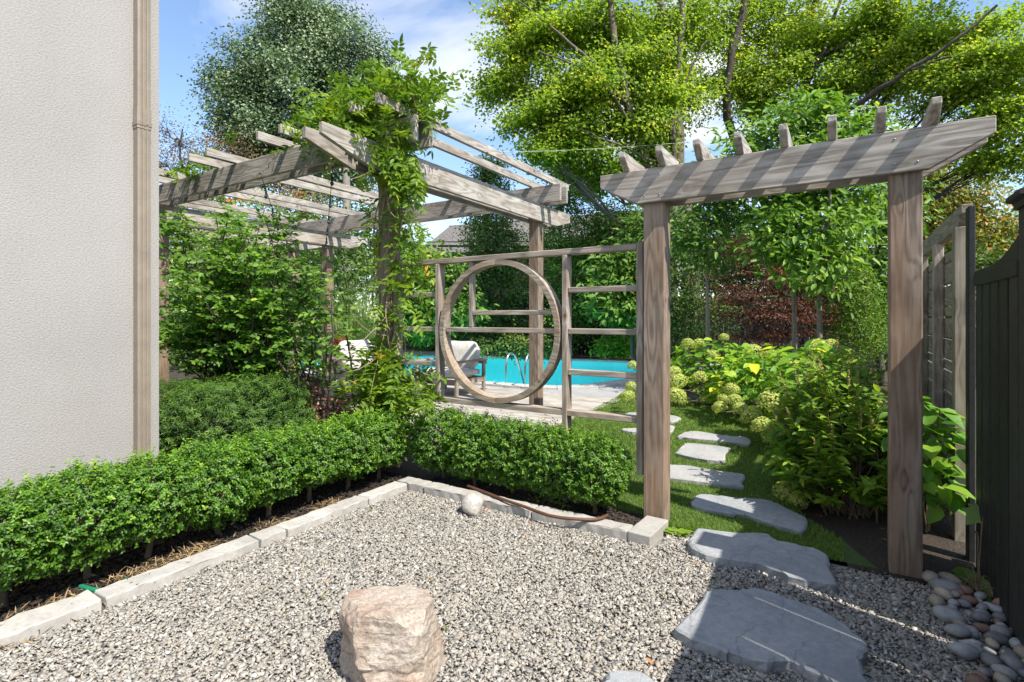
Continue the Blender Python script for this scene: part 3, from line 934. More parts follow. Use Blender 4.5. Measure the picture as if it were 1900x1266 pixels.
while len(placed) < 78 and tries < 6000:
    tries += 1
    yv = rng.uniform(2.2, 3.42)
    xv = rng.uniform(.34 - .10 * (yv - 3.3) * -1 * 0 + (.02 if yv > 3.1 else .06), .64)
    rv = rng.uniform(.022, .05)
    if all((xv - a) ** 2 + (yv - b) ** 2 > (.72 * (rv + c)) ** 2 for a, b, c in placed):
        placed.append((xv, yv, rv))
        me = pm[rng.integers(0, 7)]
        mk = rng.choice(['pebble', 'pebble', 'pebble', 'pebble_tan', 'pebble_red'])
        me2 = bpy.data.meshes.get('peb_%s_%s' % (mk, me.name)) or me.copy()
        if not me2.name.startswith('peb_'):
            me2.name = 'peb_%s_%s' % (mk, me.name); me2.materials.clear(); me2.materials.append(M[mk])
        o = link('river_pebble', me2, Matrix.Translation((xv, yv, rv * .5 + .01)) @ Matrix.Rotation(rng.uniform(0, 6.28), 4, 'Z') @ Matrix.Rotation(rng.normal(0, .3), 4, 'X') @ Matrix.Diagonal((rv, rv, rv, 1)))
        tag(o, PLAB, 'pebble', 'river pebbles along the fence')

# ------------------------------------------------------------------ house wall and downspout
hw = thing('house', 'pale stucco house wall filling the left of the picture', 'house', (-3.9, 1.74, 0))
bm = bmesh.new(); bmesh.ops.create_cube(bm, size=1)
for v in bm.verts:
    v.co = Vector((v.co.x * 6 - 3, v.co.y * 8 - 4, v.co.z * 6.4 + 3.15))
bmesh.ops.bevel(bm, geom=list(bm.edges), offset=.012, segments=2, affect='EDGES')
link('wall', bm_mesh('wall', bm), Matrix.Translation((-3.9, 1.735, 0)), hw, M['stucco'])
ds = thing('downspout', 'beige ribbed metal downspout running down the stucco wall', 'downspout', (-3.87, 1.6, .3))
prof = [(-.0, 0), (.052, 0)]
pr = [(0, 0), (0, .05)]
yy = [0, .012, .016, .024, .028, .036, .040, .048, .052, .060, .076]
xx = [.056, .060, .052, .052, .060, .060, .052, .052, .060, .060, .056]


def spout(name, z0, z1, g=0.0):
    ring = [(-.004 - g * 0, -g)] + [(x_ + g, y_ + (g if y_ > .05 else -g if y_ < .01 else 0)) for x_, y_ in zip(xx, yy)] + [(-.004, .076 + g)]
    V = [(x_, y_, z) for z in (z0, z1) for x_, y_ in ring]
    n = len(ring)
    me = bpy.data.meshes.new(name)
    me.from_pydata(V, [], [[i, (i + 1) % n, n + (i + 1) % n, n + i] for i in range(n)] + [list(range(n))[::-1], list(range(n, 2 * n))])
    return link(name, me, Matrix.Translation((-3.896, 1.578, 0)), ds, M['downspout'])


spout('pipe', .05, 2.60)
spout('pipe', 2.605, 6.1, .0)
spout('pipe_sleeve', 2.58, 2.71, .003)
spout('strap', .445, .475, .004)
spout('strap', 2.60, 2.625, .006)
link('screw', rock_mesh('screw', .006, .006, .006, 1, 0, 1, 1, 0), Matrix.Translation((-3.832, 1.632, 2.613)), ds, M['screw'])

# ------------------------------------------------------------------ arbor
YF, YB = 3.386, 3.566
ar = thing('arbor', 'weathered timber arbor gateway over the stepping stone path', 'arbor', (-.39, 3.475, 0))
for xc in (-1.05, .275):
    board('post', (xc, 3.475, -.25), (xc, 3.475, 2.32), .14, .14, M['wood_post'], ar, bev=.006)
outl = [(-1.41, 2.325), (-1.41, 2.24), (-1.15, 2.105), (.365, 2.105), (.62, 2.245), (.62, 2.325)]
for yv in (YF, YB):
    xm = -.395
    prof_board('beam', [(x_ - xm, z_ - 2.215) for x_, z_ in outl], .038, Matrix.Translation((xm, yv, 2.215)), M['wood'], ar)
for xv in (-1.22, -.98, -.75, -.52, -.285, -.052, .165, .385):
    pts = [(-.205, .055), (-.205, .02), (-.112, -.05), (.112, -.05), (.205, .02), (.205, .055)]
    prof_board('rafter', pts, .042, Matrix.Translation((xv, 3.476, 2.376)) @ Matrix.Rotation(math.pi / 2, 4, 'Z'), M['wood'], ar)
for xv in (-1.10, -1.0, .225, .32):
    for zv in (2.15, 2.28):
        link('screw', rock_mesh('screw', .006, .004, .006, 1, 0, 1, 1, 0), Matrix.Translation((xv, 3.366, zv)), ar, M['screw'])

# ------------------------------------------------------------------ moon-window screen between arbor and pergola
sc_ = thing('lattice_screen', 'open timber screen with a round moon window and thin rails', 'screen', (-2.3, 3.475, 0))
YP = 3.475


def stud(xv, z0, z1, w=.04, d=.085):
    board('stud', (xv, YP, z0), (xv, YP, z1), w, d, M['wood_trim'], sc_)


stud(-3.405, .3, 1.812); stud(-2.915, .68, 1.812); stud(-1.715, .0, 1.812); stud(-1.155, .3, 1.862, .045)
stud(-2.575, 1.279, 1.812, .036, .05)


def rail(x0, x1, z, h=.04, d=.05):
    board('rail', (x0, YP, z), (x1, YP, z), d, h, M['wood_trim'], sc_)


rail(-3.44, -1.18, 1.834, .042, .08)
rail(-3.44, -1.18, .665, .042, .08)
for z in (1.555, 1.257, .96):
    rail(-3.385, -2.937, z)
    rail(-1.693, -1.18, z)
rail(-2.83, -1.79, 1.257)
rail(-2.555, -1.80, 1.395, .036)
rc = (-2.315, 1.25)
for q in range(4):
    bm = bmesh.new()
    a0, a1 = math.pi / 2 * q + .003, math.pi / 2 * (q + 1) - .003
    n = 15
    rings = []
    for i in range(n + 1):
        a = a0 + (a1 - a0) * i / n
        c_, s_ = math.cos(a), math.sin(a)
        rings.append([bm.verts.new((r_ * c_, y_, r_ * s_)) for r_, y_ in ((.566, -.046), (.566, .046), (.524, .046), (.524, -.046))])
    for i in range(n):
        for j in range(4):
            bm.faces.new((rings[i][j], rings[i][(j + 1) % 4], rings[i + 1][(j + 1) % 4], rings[i + 1][j]))
    bm.faces.new(rings[0]); bm.faces.new(rings[-1][::-1])
    bmesh.ops.recalc_face_normals(bm, faces=list(bm.faces))
    link('ring_segment', bm_mesh('ring_segment', bm), Matrix.Translation((rc[0], YP - .004, rc[1])), sc_, M['wood_ring'])

# ------------------------------------------------------------------ pergola
DZ = .12
pg = thing('pergola', 'large weathered timber pergola over the deck with paired beams', 'pergola', (-3.52, 3.48, 0))
for xv, yv in ((-3.52, 3.48), (-3.52, 6.2), (-7.8, 3.48), (-7.8, 6.2)):
    board('post', (xv, yv, 0), (xv, yv, 2.86), .145, .145, M['wood_post'], pg, bev=.006)
board('post', (-8.76, 6.2, 0), (-8.76, 6.2, 2.86), .145, .145, M['wood_post'], pg, bev=.006)
for xv, y0, y1 in ((-3.42, 2.65, 7.0), (-3.62, 2.65, 7.0), (-7.7, 2.65, 7.02), (-7.9, 2.65, 7.02), (-8.66, 2.65, 6.75), (-8.86, 2.65, 6.75)):
    ym = (y0 + y1) / 2
    pts = [(y0, 2.872), (y0, 2.78), (y0 + .48, 2.642), (y1 - .42, 2.642), (y1, 2.75), (y1, 2.872)]
    prof_board('beam', [(a - ym, b - 2.757) for a, b in pts], .042, Matrix.Translation((xv, ym, 2.757)) @ Matrix.Rotation(math.pi / 2, 4, 'Z'), M['wood'], pg)
for yv in (3.388, 3.573, 6.108, 6.293):
    board('cross_beam', (-9.4, yv, 2.988), (-3.10, yv, 2.988), .042, .228, M['wood'], pg)
for xv in (-3.22, -3.54, -4.52, -4.88, -5.82, -6.18, -7.12, -7.48, -8.42, -8.78):
    board('purlin', (xv, 3.04, 3.148), (xv, 6.55, 3.148), .042, .088, M['wood'], pg)
# festoon lights
for i, (a, b, lab) in enumerate([((-5.3, 3.36, 2.86), (-8.5, 6.0, 2.6), 'black festoon light string, left of the two under the pergola'),
                                 ((-4.15, 3.36, 2.86), (-7.75, 6.1, 2.6), 'black festoon light string, right of the two under the pergola')]):
    P = curve(a, b, (0, 0, -.12), 14)
    st = thing('light_string', lab, 'light string', a, 'festoon light strings under the pergola')
    link('cable', tubes_mesh('cable', [(P, .004)], 5), I4, st, M['wire'])
    for j in range(1, 13, 2):
        link('socket', tubes_mesh('socket', [(np.array([P[j], P[j] - [0, 0, .05]]), .012)], 6), I4, st, M['wire'])
        link('bulb', rock_mesh('bulb', .022, .022, .03, 1, 0, 2, 1, 0), Matrix.Translation(Vector(P[j] - [0, 0, .075])), st, M['glass'])

# ------------------------------------------------------------------ black fence on the right
fb = thing('picket_fence', 'black stained vertical picket fence at the right picture edge', 'fence', (.62, 2.83, 0))
pk = box_mesh('picket', 1.62, .13, .02, .003)
pk2 = box_mesh('backing_picket', 1.62, .050, .02, .003)
pk3 = box_mesh('backing_picket', 1.62, .105, .02, .003)


def fence_panel(y0, y1, d0, d1):
    n = int(round((y1 - y0) / .175))
    for i in range(n):
        yv = y0 + (i + .5) * (y1 - y0) / n
        link('picket', pk, frame((.612, yv, .73), (0, 0, 1), (-1, 0, 0)), fb, M['black'])
        if i < n - 1:
            link('backing_picket', pk2 if i % 2 else pk3, frame((.70, yv + .5 * (y1 - y0) / n - .02, .73), (0, 0, 1), (-1, 0, 0)), fb, M['black'])
    board('top_rail', (.655, y0, 1.555), (.655, y1, 1.555), .12, .066, M['black'], fb)
    board('bottom_rail', (.69, y0, .2), (.69, y1, .2), .04, .08, M['black'], fb)
    m_ = 9
    L = y1 - y0
    top = [(L * i / m_, 1.605 + (d0 * max(0, 1 - i / m_ * 1.6) ** 2 + d1 * max(0, (i / m_ - .375) * 1.6) ** 2)) for i in range(m_ + 1)]
    prof_board('scalloped_rail', [(0, 1.586), ] + top + [(L, 1.586)], .04, Matrix.Translation((.62, y0, 0)) @ Matrix.Rotation(math.pi / 2, 4, 'Z'), M['black'], fb, bev=.003)


fence_panel(2.905, 3.74, .085, 0)
fence_panel(.96, 2.755, .085, .085)
fence_panel(-1.0, .81, .085, .085)
for yv in (2.83, .885, -1.07):
    board('post', (.673, yv, -.1), (.673, yv, 1.80), .145, .145, M['black'], fb, bev=.005)
    bm = bmesh.new()
    lv = [(.085, 0), (.085, .025), (.105, .035), (.105, .055), (0, .10)]
    rg = [[bm.verts.new((sx * r_, sy * r_, z_)) for sx, sy in ((-1, -1), (1, -1), (1, 1), (-1, 1))] for r_, z_ in lv[:-1]]
    tip = bm.verts.new((0, 0, .10))
    for i in range(3):
        for j in range(4):
            bm.faces.new((rg[i][j], rg[i][(j + 1) % 4], rg[i + 1][(j + 1) % 4], rg[i + 1][j]))
    for j in range(4):
        bm.faces.new((rg[3][j], rg[3][(j + 1) % 4], tip))
    bm.faces.new(rg[0][::-1])
    link('post_cap', bm_mesh('post_cap', bm), Matrix.Translation((.673, yv, 1.79)), fb, M['black'])
board('end_post', (.597, 3.83, -.1), (.597, 3.83, 1.97), .03, .09, M['black'], fb)

# tan board fence behind it
ft = thing('board_fence', 'mossy tan horizontal board fence behind the right arbor post', 'fence', (.62, 4.1, 0))
prof_board('cap_rail', [(0, 2.03), (.0, 1.975), (.13, 1.90), (4.9, 1.90), (4.9, 2.03)], .055, Matrix.Translation((.62, 4.08, 0)) @ Matrix.Rotation(math.pi / 2, 4, 'Z'), M['wood_green'], ft)
for i, yv in enumerate((4.14, 5.0, 5.86, 6.72, 7.58, 8.44)):
    board('stud', (.595, yv, -.1), (.595, yv, 1.90), .06, .085, M['wood_green'] if i != 1 else M['wood_trim'], ft)
z = .06
hs = [.14, .14, .065, .14, .065, .14, .14, .065, .14, .14, .065, .14, .14, .065, .14]
for h_ in hs:
    if z + h_ > 1.95: break
    board('slat', (.642, 4.105, z + h_ / 2), (.642, 8.9, z + h_ / 2), .03, h_, M['wood_green'], ft)
    z += h_ + .013

# rear black fence beyond the pool
fr_ = thing('board_fence', 'black vertical board fence beyond the pool in deep shade', 'fence', (-8, 17, 0))
pb = box_mesh('picket', 1.95, .14, .02, 0)
for i in range(128):
    xv = -17 + i * .152
    link('picket', pb, frame((xv, 17.0, 1.0), (0, 0, 1), (0, -1, 0)), fr_, M['black'])
board('rail', (-17.1, 17.04, .4), (2.5, 17.04, .4), .05, .09, M['black'], fr_)
board('rail', (-17.1, 17.04, 1.6), (2.5, 17.04, 1.6), .05, .09, M['black'], fr_)

# ------------------------------------------------------------------ deck, pool
dk = tag(link('deck', None, Matrix.Translation((-6, 5.8, 0))), kind='structure')
sheet('deck_joist_bed', [(-9.6, 3.95), (-2.88, 3.95), (-2.88, 7.6), (-9.6, 7.6)], .08, M['soil'])
yv = 3.95
while yv < 7.59:
    cuts = [-9.6] + sorted(rng.uniform(-8.6, -3.6, 2).tolist()) + [-2.87]
    for a, b in zip(cuts[:-1], cuts[1:]):
        if b - a > .3:
            link('plank', box_mesh('plank', b - a - .004, .138, .028, .003), Matrix.Translation(((a + b) / 2, yv + .072, .106)), dk, M['deck'])
    yv += .1445
board('fascia', (-9.6, 3.94, .05), (-2.86, 3.94, .05), .022, .14, M['deck'], dk)
board('fascia', (-2.855, 3.96, .05), (-2.855, 7.55, .05), .022, .14, M['deck'], dk)

Pp = np.array(POOL); n = len(Pp)
bm = bmesh.new()
tv = [bm.verts.new((x, y, .10)) for x, y in POOL]; bv = [bm.verts.new((x, y, -1.25)) for x, y in POOL]
for i in range(n):
    bm.faces.new((tv[i], tv[(i + 1) % n], bv[(i + 1) % n], bv[i]))
bm.faces.new(bv)
tag(link('pool_basin', bm_mesh('pool_basin', bm), I4, None, M['liner']), kind='structure')
cen = Pp.mean(0)
Wp = cen + (Pp - cen) * .9995
sheet('pool_water', [tuple(q) for q in Wp], -.03, M['water'])
cp = tag(link('pool_coping', None, Matrix.Translation((cen[0], cen[1], 0))), kind='structure')
seg = []
for i in range(n):
    a, b = Pp[i], Pp[(i + 1) % n]
    m_ = max(1, int(round(np.linalg.norm(b - a) / .62)))
    seg += [a + (b - a) * j / m_ for j in range(m_)]
seg = np.array(seg); ns = len(seg)
tang = np.roll(seg, -1, 0) - np.roll(seg, 1, 0)
nrm = unit(np.stack([tang[:, 1], -tang[:, 0]], 1))
for i in range(ns):
    j = (i + 1) % ns
    a, b = seg[i], seg[j]
    e = (b - a) / np.linalg.norm(b - a) * .004
    q = [a + e - nrm[i] * .03, b - e - nrm[j] * .03, b - e + nrm[j] * .33, a + e + nrm[i] * .33]
    V = [(x, y, z) for z in (.095, .145) for x, y in q]
    me = bpy.data.meshes.new('coping_stone')
    me.from_pydata(V, [], [[3, 2, 1, 0], [4, 5, 6, 7]] + [[k, (k + 1) % 4, 4 + (k + 1) % 4, 4 + k] for k in range(4)])
    link('coping_stone', me, I4, cp, M['coping'])

# grab rails of the pool ladder
lad = thing('pool_ladder', 'pair of bent stainless steel grab rails at the pool edge', 'pool ladder', (-4.9, 7.95, DZ))
for xv in (-5.12, -4.72):
    P = np.array([(xv, 7.92, .11), (xv, 7.92, .5), (xv, 7.95, .62), (xv, 8.02, .70), (xv, 8.12, .72), (xv, 8.22, .68), (xv, 8.30, .58), (xv, 8.48, .25), (xv, 8.62, -.05), (xv, 8.66, -.4)])
    link('grab_rail', tubes_mesh('grab_rail', [(P, .021)], 10), I4, lad, M['steel'])
    link('flange', tubes_mesh('flange', [(np.array([(xv, 7.92, .115), (xv, 7.92, .135)]), .05)], 14), I4, lad, M['steel'])

# ------------------------------------------------------------------ outdoor furniture
def cushion(name, sx, sy, sz, Mx, parent):
    bm = bmesh.new(); bmesh.ops.create_cube(bm, size=2)
    bmesh.ops.subdivide_edges(bm, edges=list(bm.edges), cuts=7, use_grid_fill=True)
    for v in bm.verts:
        x, y, z = v.co
        e = max(abs(x), abs(y))
        z *= (1 - .45 * e ** 9)
        k_ = 1 - .05 * (abs(z) > .5) * 1
        v.co = Vector((x * k_ * sx / 2 * (1 - .03 * y * y), y * k_ * sy / 2 * (1 - .03 * x * x), z * sz / 2 + .004 * math.sin(x * 5 + y * 3)))
    return link(name, bm_mesh(name, bm, True), Mx, parent, M['cushion'])


def lounge(name, label, cat, loc, rz, w, dp=.82, seats=1, group=None, arm_h=.56, bh=.5):
    """origin on the deck at the centre; faces local -y"""
    T = Matrix.Translation(Vector(loc)) @ Matrix.Rotation(rz, 4, 'Z')
    root = link(name, None, T); tag(root, label, cat, group)

    def pc(nm, a, b, w_, h_, up=(0, 0, 1)):
        a, b = Vector(a), Vector(b)
        x_ = b - a
        if abs(x_.normalized().z) > .99: up = (0, -1, 0)
        link(nm, box_mesh(nm, x_.length, w_, h_, .006), T @ frame((a + b) / 2, x_, up), root, M['furn'])
    for sx in (-1, 1):
        xx_ = sx * (w / 2 - .03)
        pc('leg', (xx_, -dp / 2 + .04, 0), (xx_, -dp / 2 + .04, arm_h - .03), .05, .05)
        pc('leg', (xx_, dp / 2 - .06, 0), (xx_, dp / 2 - .06, arm_h - .03), .05, .05)
        pc('armrest', (xx_, -dp / 2 - .03, arm_h - .012), (xx_, dp / 2, arm_h - .012), .085, .032)
        pc('side_rail', (xx_, -dp / 2 + .05, .23), (xx_, dp / 2 - .06, .23), .03, .09)
    pc('front_rail', (-w / 2 + .05, -dp / 2 + .05, .23), (w / 2 - .05, -dp / 2 + .05, .23), .03, .09)
    pc('back_rail', (-w / 2 + .05, dp / 2 - .05, .23), (w / 2 - .05, dp / 2 - .05, .23), .03, .09)
    pc('back_rail', (-w / 2, dp / 2 - .02, arm_h - .04), (w / 2, dp / 2 - .02, arm_h - .04), .035, .09)
    cw = (w - .13) / seats
    for i in range(seats):
        cx = -w / 2 + .065 + cw * (i + .5)
        cushion('seat_cushion', cw - .01, dp - .12, .15, T @ Matrix.Translation((cx, -.03, .345)), root)
        cushion('back_cushion', cw - .02, .14, bh, T @ Matrix.Translation((cx, dp / 2 - .16, .35 + bh / 2)) @ Matrix.Rotation(-.30, 4, 'X'), root)
    return root


lounge('lounge_chair', 'teak lounge chair with linen cushions framed by the moon window', 'chair', (-5.46, 6.78, DZ), 0, .88, .82)
lounge('lounge_chair', 'teak lounge chair with pale cushions half hidden by the vine', 'chair', (-6.95, 6.35, DZ), math.pi / 2, .95, .85)
lounge('outdoor_sofa', 'low teak sofa with beige cushions seen from behind beside the yew', 'sofa', (-6.1, 4.33, DZ), math.pi, 2.2, .92, 3, bh=.2)
ct = thing('coffee_table', 'low teak coffee table between the lounge chairs', 'table', (-6.0, 5.5, DZ))
board('tabletop', (-6.45, 5.5, DZ + .37), (-5.55, 5.5, DZ + .37), .7, .035, M['furn'], ct)
for sx in (-1, 1):
    for sy in (-1, 1):
        board('leg', (-6.0 + sx * .36, 5.5 + sy * .27, DZ), (-6.0 + sx * .36, 5.5 + sy * .27, DZ + .352), .05, .05, M['furn'], ct)
pl = thing('planter', 'tall dark square planter with red flowers by the pergola post', 'planter', (-8.3, 6.8, DZ))
bm = bmesh.new(); bmesh.ops.create_cone(bm, cap_ends=True, segments=4, radius1=.13, radius2=.19, depth=.6)
link('pot', bm_mesh('pot', bm), Matrix.Translation((-8.3, 6.8, DZ + .3)) @ Matrix.Rotation(.6, 4, 'Z'), pl, M['planter'])
n = 420
P = np.array([-8.3, 6.8, DZ + .72]) + rng.normal(0, 1, (n, 3)) * [.1, .1, .07]
link('flowers', leaf_mesh('flowers', P, rng.normal(size=(n, 3)), rng.normal(size=(n, 3)) + [0, 0, .6], .05, .035, rng.uniform(0, 1, n)), I4, pl, LM['red'])
P = np.array([-8.3, 6.8, DZ + .63]) + rng.normal(0, 1, (n, 3)) * [.11, .11, .04]
link('foliage', leaf_mesh('foliage', P, rng.normal(size=(n, 3)), rng.normal(size=(n, 3)) + [0, 0, .9], .08, .04, rng.uniform(0, 1, n)), I4, pl, LM['mid'])
ul = thing('deck_uplight', 'small black box light at the foot of the far pergola post', 'lamp', (-3.40, 6.05, DZ))
board('housing', (-3.40, 6.05, DZ + .005), (-3.40, 6.05, DZ + .18), .09, .09, M['black'], ul)
link('lens', rock_mesh('lens', .03, .03, .015, 1, 0, 1, 1, 0), Matrix.Translation((-3.40, 6.05, DZ + .18)), ul, M['glass'])
bk = thing('pool_bucket', 'small blue plastic bucket by the rear fence', 'bucket', (-11.9, 15.6, 0))
bm = bmesh.new(); bmesh.ops.create_cone(bm, cap_ends=True, segments=12, radius1=.16, radius2=.21, depth=.4)
link('body', bm_mesh('body', bm), Matrix.Translation((-11.9, 15.6, .45)), bk, M['blue'])
link('handle', tubes_mesh('handle', [(np.array([(-12.1, 15.6, .6), (-12.05, 15.6, .75), (-11.9, 15.6, .8), (-11.75, 15.6, .75), (-11.7, 15.6, .6)]), .01)], 5), I4, bk, M['wire'])
board('stand', (-11.9, 15.6, .02), (-11.9, 15.6, .25), .2, .2, M['wire'], bk)

# ------------------------------------------------------------------ neighbours: house, pole, wires
nh = thing('neighbour_house', 'dark brick neighbour house with grey shingle roof behind the trees', 'house', (-13, 27, 0))
Rn = Matrix.Translation((-14.2, 27, 0)) @ Matrix.Rotation(.15, 4, 'Z')
link('wall', box_mesh('wall', 13, 7, 5.0, 0), Rn @ Matrix.Translation((0, 0, 2.5)), nh, M['brick'])
for sgn in (-1, 1):
    o = link('roof', box_mesh('roof', 13.8, 4.6, .12, 0), Rn @ Matrix.Translation((0, sgn * 1.9, 6.0)) @ Matrix.Rotation(-sgn * .52, 4, 'X'), nh, M['roof'])
for xv in (-4, -.5, 3.2):
    wnd = link('window', box_mesh('window', 1.2, .08, 1.5, .01), Rn @ Matrix.Translation((xv, -3.53, 2.0)), nh, M['white'])
    link('pane', box_mesh('pane', 1.0, .04, 1.3, 0), Rn @ Matrix.Translation((xv, -3.57, 2.0)), wnd, M['glass'])
up_ = thing('utility_pole', 'weathered wooden utility pole behind the pergola', 'utility pole', at(643, 591, 20.5) * [1, 1, 0])
b0 = at(643, 591, 20.5); b0[2] = -.1
link('pole', tubes_mesh('pole', [(np.array([b0, b0 + [0, 0, 8.2]]), [.17, .13])], 10), I4, up_, M['pole'])
wires = [((300, 365, 22), (643, 385, 20.5), (2300, 505, 26), .018, 'wire', 'thin black overhead cable crossing just under the pergola beam'),
         ((560, 452, 20.5), (950, 458, 21), (2300, 470, 26), .045, 'wire', 'thick black overhead cable low behind the moon window screen'),
         ((560, 441, 20.6), (950, 448, 21.2), (2300, 425, 26), .022, 'wire', 'middle black overhead cable above the thick one'),
         ((760, 258, 12), (1230, 268, 14), (2100, 170, 18), .006, 'wire_pale', 'pale thin overhead wire crossing the maple crown')]
for a, b, c, r_, mk, lab in wires:
    A, B, Cc = at(*a), at(*b), at(*c)
    tt = np.linspace(0, 1, 24)[:, None]
    P = A * (1 - tt) ** 2 + (2 * B - .5 * A - .5 * Cc) * 2 * tt * (1 - tt) + Cc * tt ** 2
    o = link('overhead_cable', tubes_mesh('overhead_cable', [(P, r_)], 5), I4, None, M[mk])
    tag(o, lab, 'cable', 'overhead utility cables')

# ------------------------------------------------------------------ foliage generators
def rdir(n):
    return unit(rng.normal(size=(n, 3)))


def ctint(n, lo=.0, hi=1.0, mu=.45, sd=.22):
    return np.clip(rng.normal(mu, sd, n), lo, hi)


def crown_leaves(lobes, total, L, Wd, sig=.3, flat=.55, shell=.45, up=.8, rnd=.75, mu=.45, droop=-.25, shape=4, ycl=0.0, per=55, spray=0):
    """lobes: (centre, radii, weight). Returns leaf arrays and the cluster centres per lobe."""
    wsum = sum(l[2] for l in lobes)
    Ps, Ns, Ds, Ts, cl = [], [], [], [], []
    for c, r, w in lobes:
        c, r = np.asarray(c, float), np.asarray(r, float)
        nl = int(total * w / wsum); nc = max(3, nl // per)
        d = rdir(nc)
        rad = (shell + (1 - shell) * rng.uniform(0, 1, nc) ** .6) * (1 + .16 * np.sin(d[:, 0] * 5 + c[0]) * np.sin(d[:, 1] * 4.2 + c[2]) + rng.normal(0, .07, nc))
        cc = c + d * r * rad[:, None]
        if spray:
            nt_ = max(4, nc // spray)
            dt = rdir(nt_); dt[:, 2] = dt[:, 2] * .75 + .08; dt = unit(dt)
            ti = np.arange(nc) % nt_
            f0 = .25 + .85 * ((np.arange(nc) // nt_) + rng.uniform(0, 1, nc)) / max(1, spray)
            d = dt[ti]
            cc = c + d * r * f0[:, None] * (.85 + .35 * rng.uniform(0, 1, nt_))[ti][:, None] - np.array([0, 0, 1]) * (f0 ** 2)[:, None] * .18 * r[2] + rng.normal(0, .05, (nc, 3)) * r
        cl.append(cc)
        ci = rng.integers(0, nc, nl)
        s_ = sig * (.7 + .6 * rng.uniform(0, 1, nc))[ci][:, None]
        off = rng.normal(0, 1, (nl, 3)) * s_ * [1, 1, flat]
        Ps.append(cc[ci] + off)
        outw = unit(d[ci] + off / sig * .25)
        Ns.append(outw * .45 + np.array([0, 0, up]) * .6 + np.array(TOSUN) * .7 + rng.normal(0, rnd, (nl, 3)))
        Ds.append(unit(outw + rng.normal(0, .8, (nl, 3))) + [0, 0, droop])
        ct = rng.normal(mu, .16, nc) + (rng.uniform(0, 1, nc) < ycl) * .4
        Ts.append(np.clip(ct[ci] + rng.normal(0, .14, nl), 0, 1))
    P, N, D, T = (np.concatenate(a) for a in (Ps, Ns, Ds, Ts))
    n = len(P)
    return P, D, N, L * rng.uniform(.7, 1.25, n), Wd * rng.uniform(.75, 1.2, n), T, cl


def tree(name, label, cat, base, lobes, total, L, Wd, leafm, bark='bark', tr=.15, fork=None, group=None, sig=.3, twigs=26, limb=.45, wob=.06, crook=.12, limbs=(), **k):
    base = np.asarray(base, float)
    P, D, N, Ls, Ws, T, cl = crown_leaves(lobes, total, L, Wd, sig, **k)
    root = thing(name, label, cat, base, group)
    sh = k.get('shape', 4)
    link('crown', leaf_mesh('crown', P, D, N, Ls, Ws, T, sh), I4, root, LM[leafm])
    top = max(l[0][2] for l in lobes)
    cen = np.mean([np.asarray(l[0]) for l in lobes], 0)
    fk = np.asarray(fork, float) if fork is not None else base + (np.array([cen[0], cen[1], top]) - base) * [.35, .35, .45]
    leader = np.array([cen[0] * .5 + fk[0] * .5, cen[1] * .5 + fk[1] * .5, top])
    tubes = []
    tp = np.concatenate([curve(base, fk, rng.normal(0, crook, 3) * [1, 1, 0], 7)[:-1], curve(fk, leader, rng.normal(0, crook, 3) * [1, 1, 0], 6, wob)])
    tubes.append((tp, np.linspace(tr, tr * .2, len(tp))))
    for (c, r, w), cc in zip(lobes, cl):
        c = np.asarray(c, float)
        i = int(np.clip(np.searchsorted(tp[:, 2], c[2] - np.linalg.norm(c[:2] - fk[:2]) * .55), 4, len(tp) - 2))
        s = tp[i]
        r0 = tr * limb * (1 - .5 * i / len(tp))
        lp = curve(s, c, [0, 0, -.08 * np.linalg.norm(c - s)], 7, wob)
        tubes.append((lp, np.linspace(r0, r0 * .25, 7)))
        for q in rng.permutation(len(cc))[:twigs]:
            j = rng.integers(3, 7)
            tubes.append((curve(lp[j], cc[q], [0, 0, .05], 4, wob * .5), np.linspace(r0 * .28, r0 * .05, 4)))
    for pl_, r0, r1 in limbs:
        P_ = np.array([at(*q) for q in pl_])
        tt = np.linspace(0, len(P_) - 1, len(P_) * 3)
        P_ = np.stack([np.interp(tt, np.arange(len(P_)), P_[:, i]) for i in range(3)], 1)
        P_[1:-1] = (P_[:-2] + 2 * P_[1:-1] + P_[2:]) / 4 + rng.normal(0, .02, (len(P_) - 2, 3))
        tubes.append((P_, np.linspace(r0, r1, len(P_)) * .62))
    link('trunk', tubes_mesh('trunk', tubes, 6), I4, root, M[bark])
    return root


def shoots(C, Dr, n_pairs, slen, L, Wd, spread=.9, jitter=.25):
    """leaf pairs along short shoots. C, Dr: (n,3)"""
    n = len(C)
    Dr = unit(Dr)
    A = unit(np.cross(Dr, rng.normal(size=(n, 3))))
    B = np.cross(Dr, A)
    Ps, Ds, Ns = [], [], []
    sl = np.broadcast_to(slen, (n,))[:, None]
    for i in range(n_pairs):
        f = (i + .3) / n_pairs
        a = A if i % 2 == 0 else B
        for sg in (1, -1):
            Ps.append(C + Dr * sl * f)
            d = Dr * (.35 + .5 * f) + a * sg * spread + rng.normal(0, jitter, (n, 3))
            Ds.append(d)
            Ns.append(Dr - unit(d) * .3 + rng.normal(0, .3, (n, 3)) + [.35, -.12, .45])
    idx = np.tile(np.arange(n), n_pairs * 2)
    fr_ = np.repeat(np.arange(n_pairs) / n_pairs, 2 * n)
    P, D, N = np.concatenate(Ps), np.concatenate(Ds), np.concatenate(Ns)
    m = len(P)
    return P, D, N, L * rng.uniform(.75, 1.2, m), Wd * rng.uniform(.8, 1.2, m), idx, fr_


ORD = ['first', 'second', 'third', 'fourth', 'fifth', 'sixth', 'seventh', 'eighth', 'ninth', 'tenth']


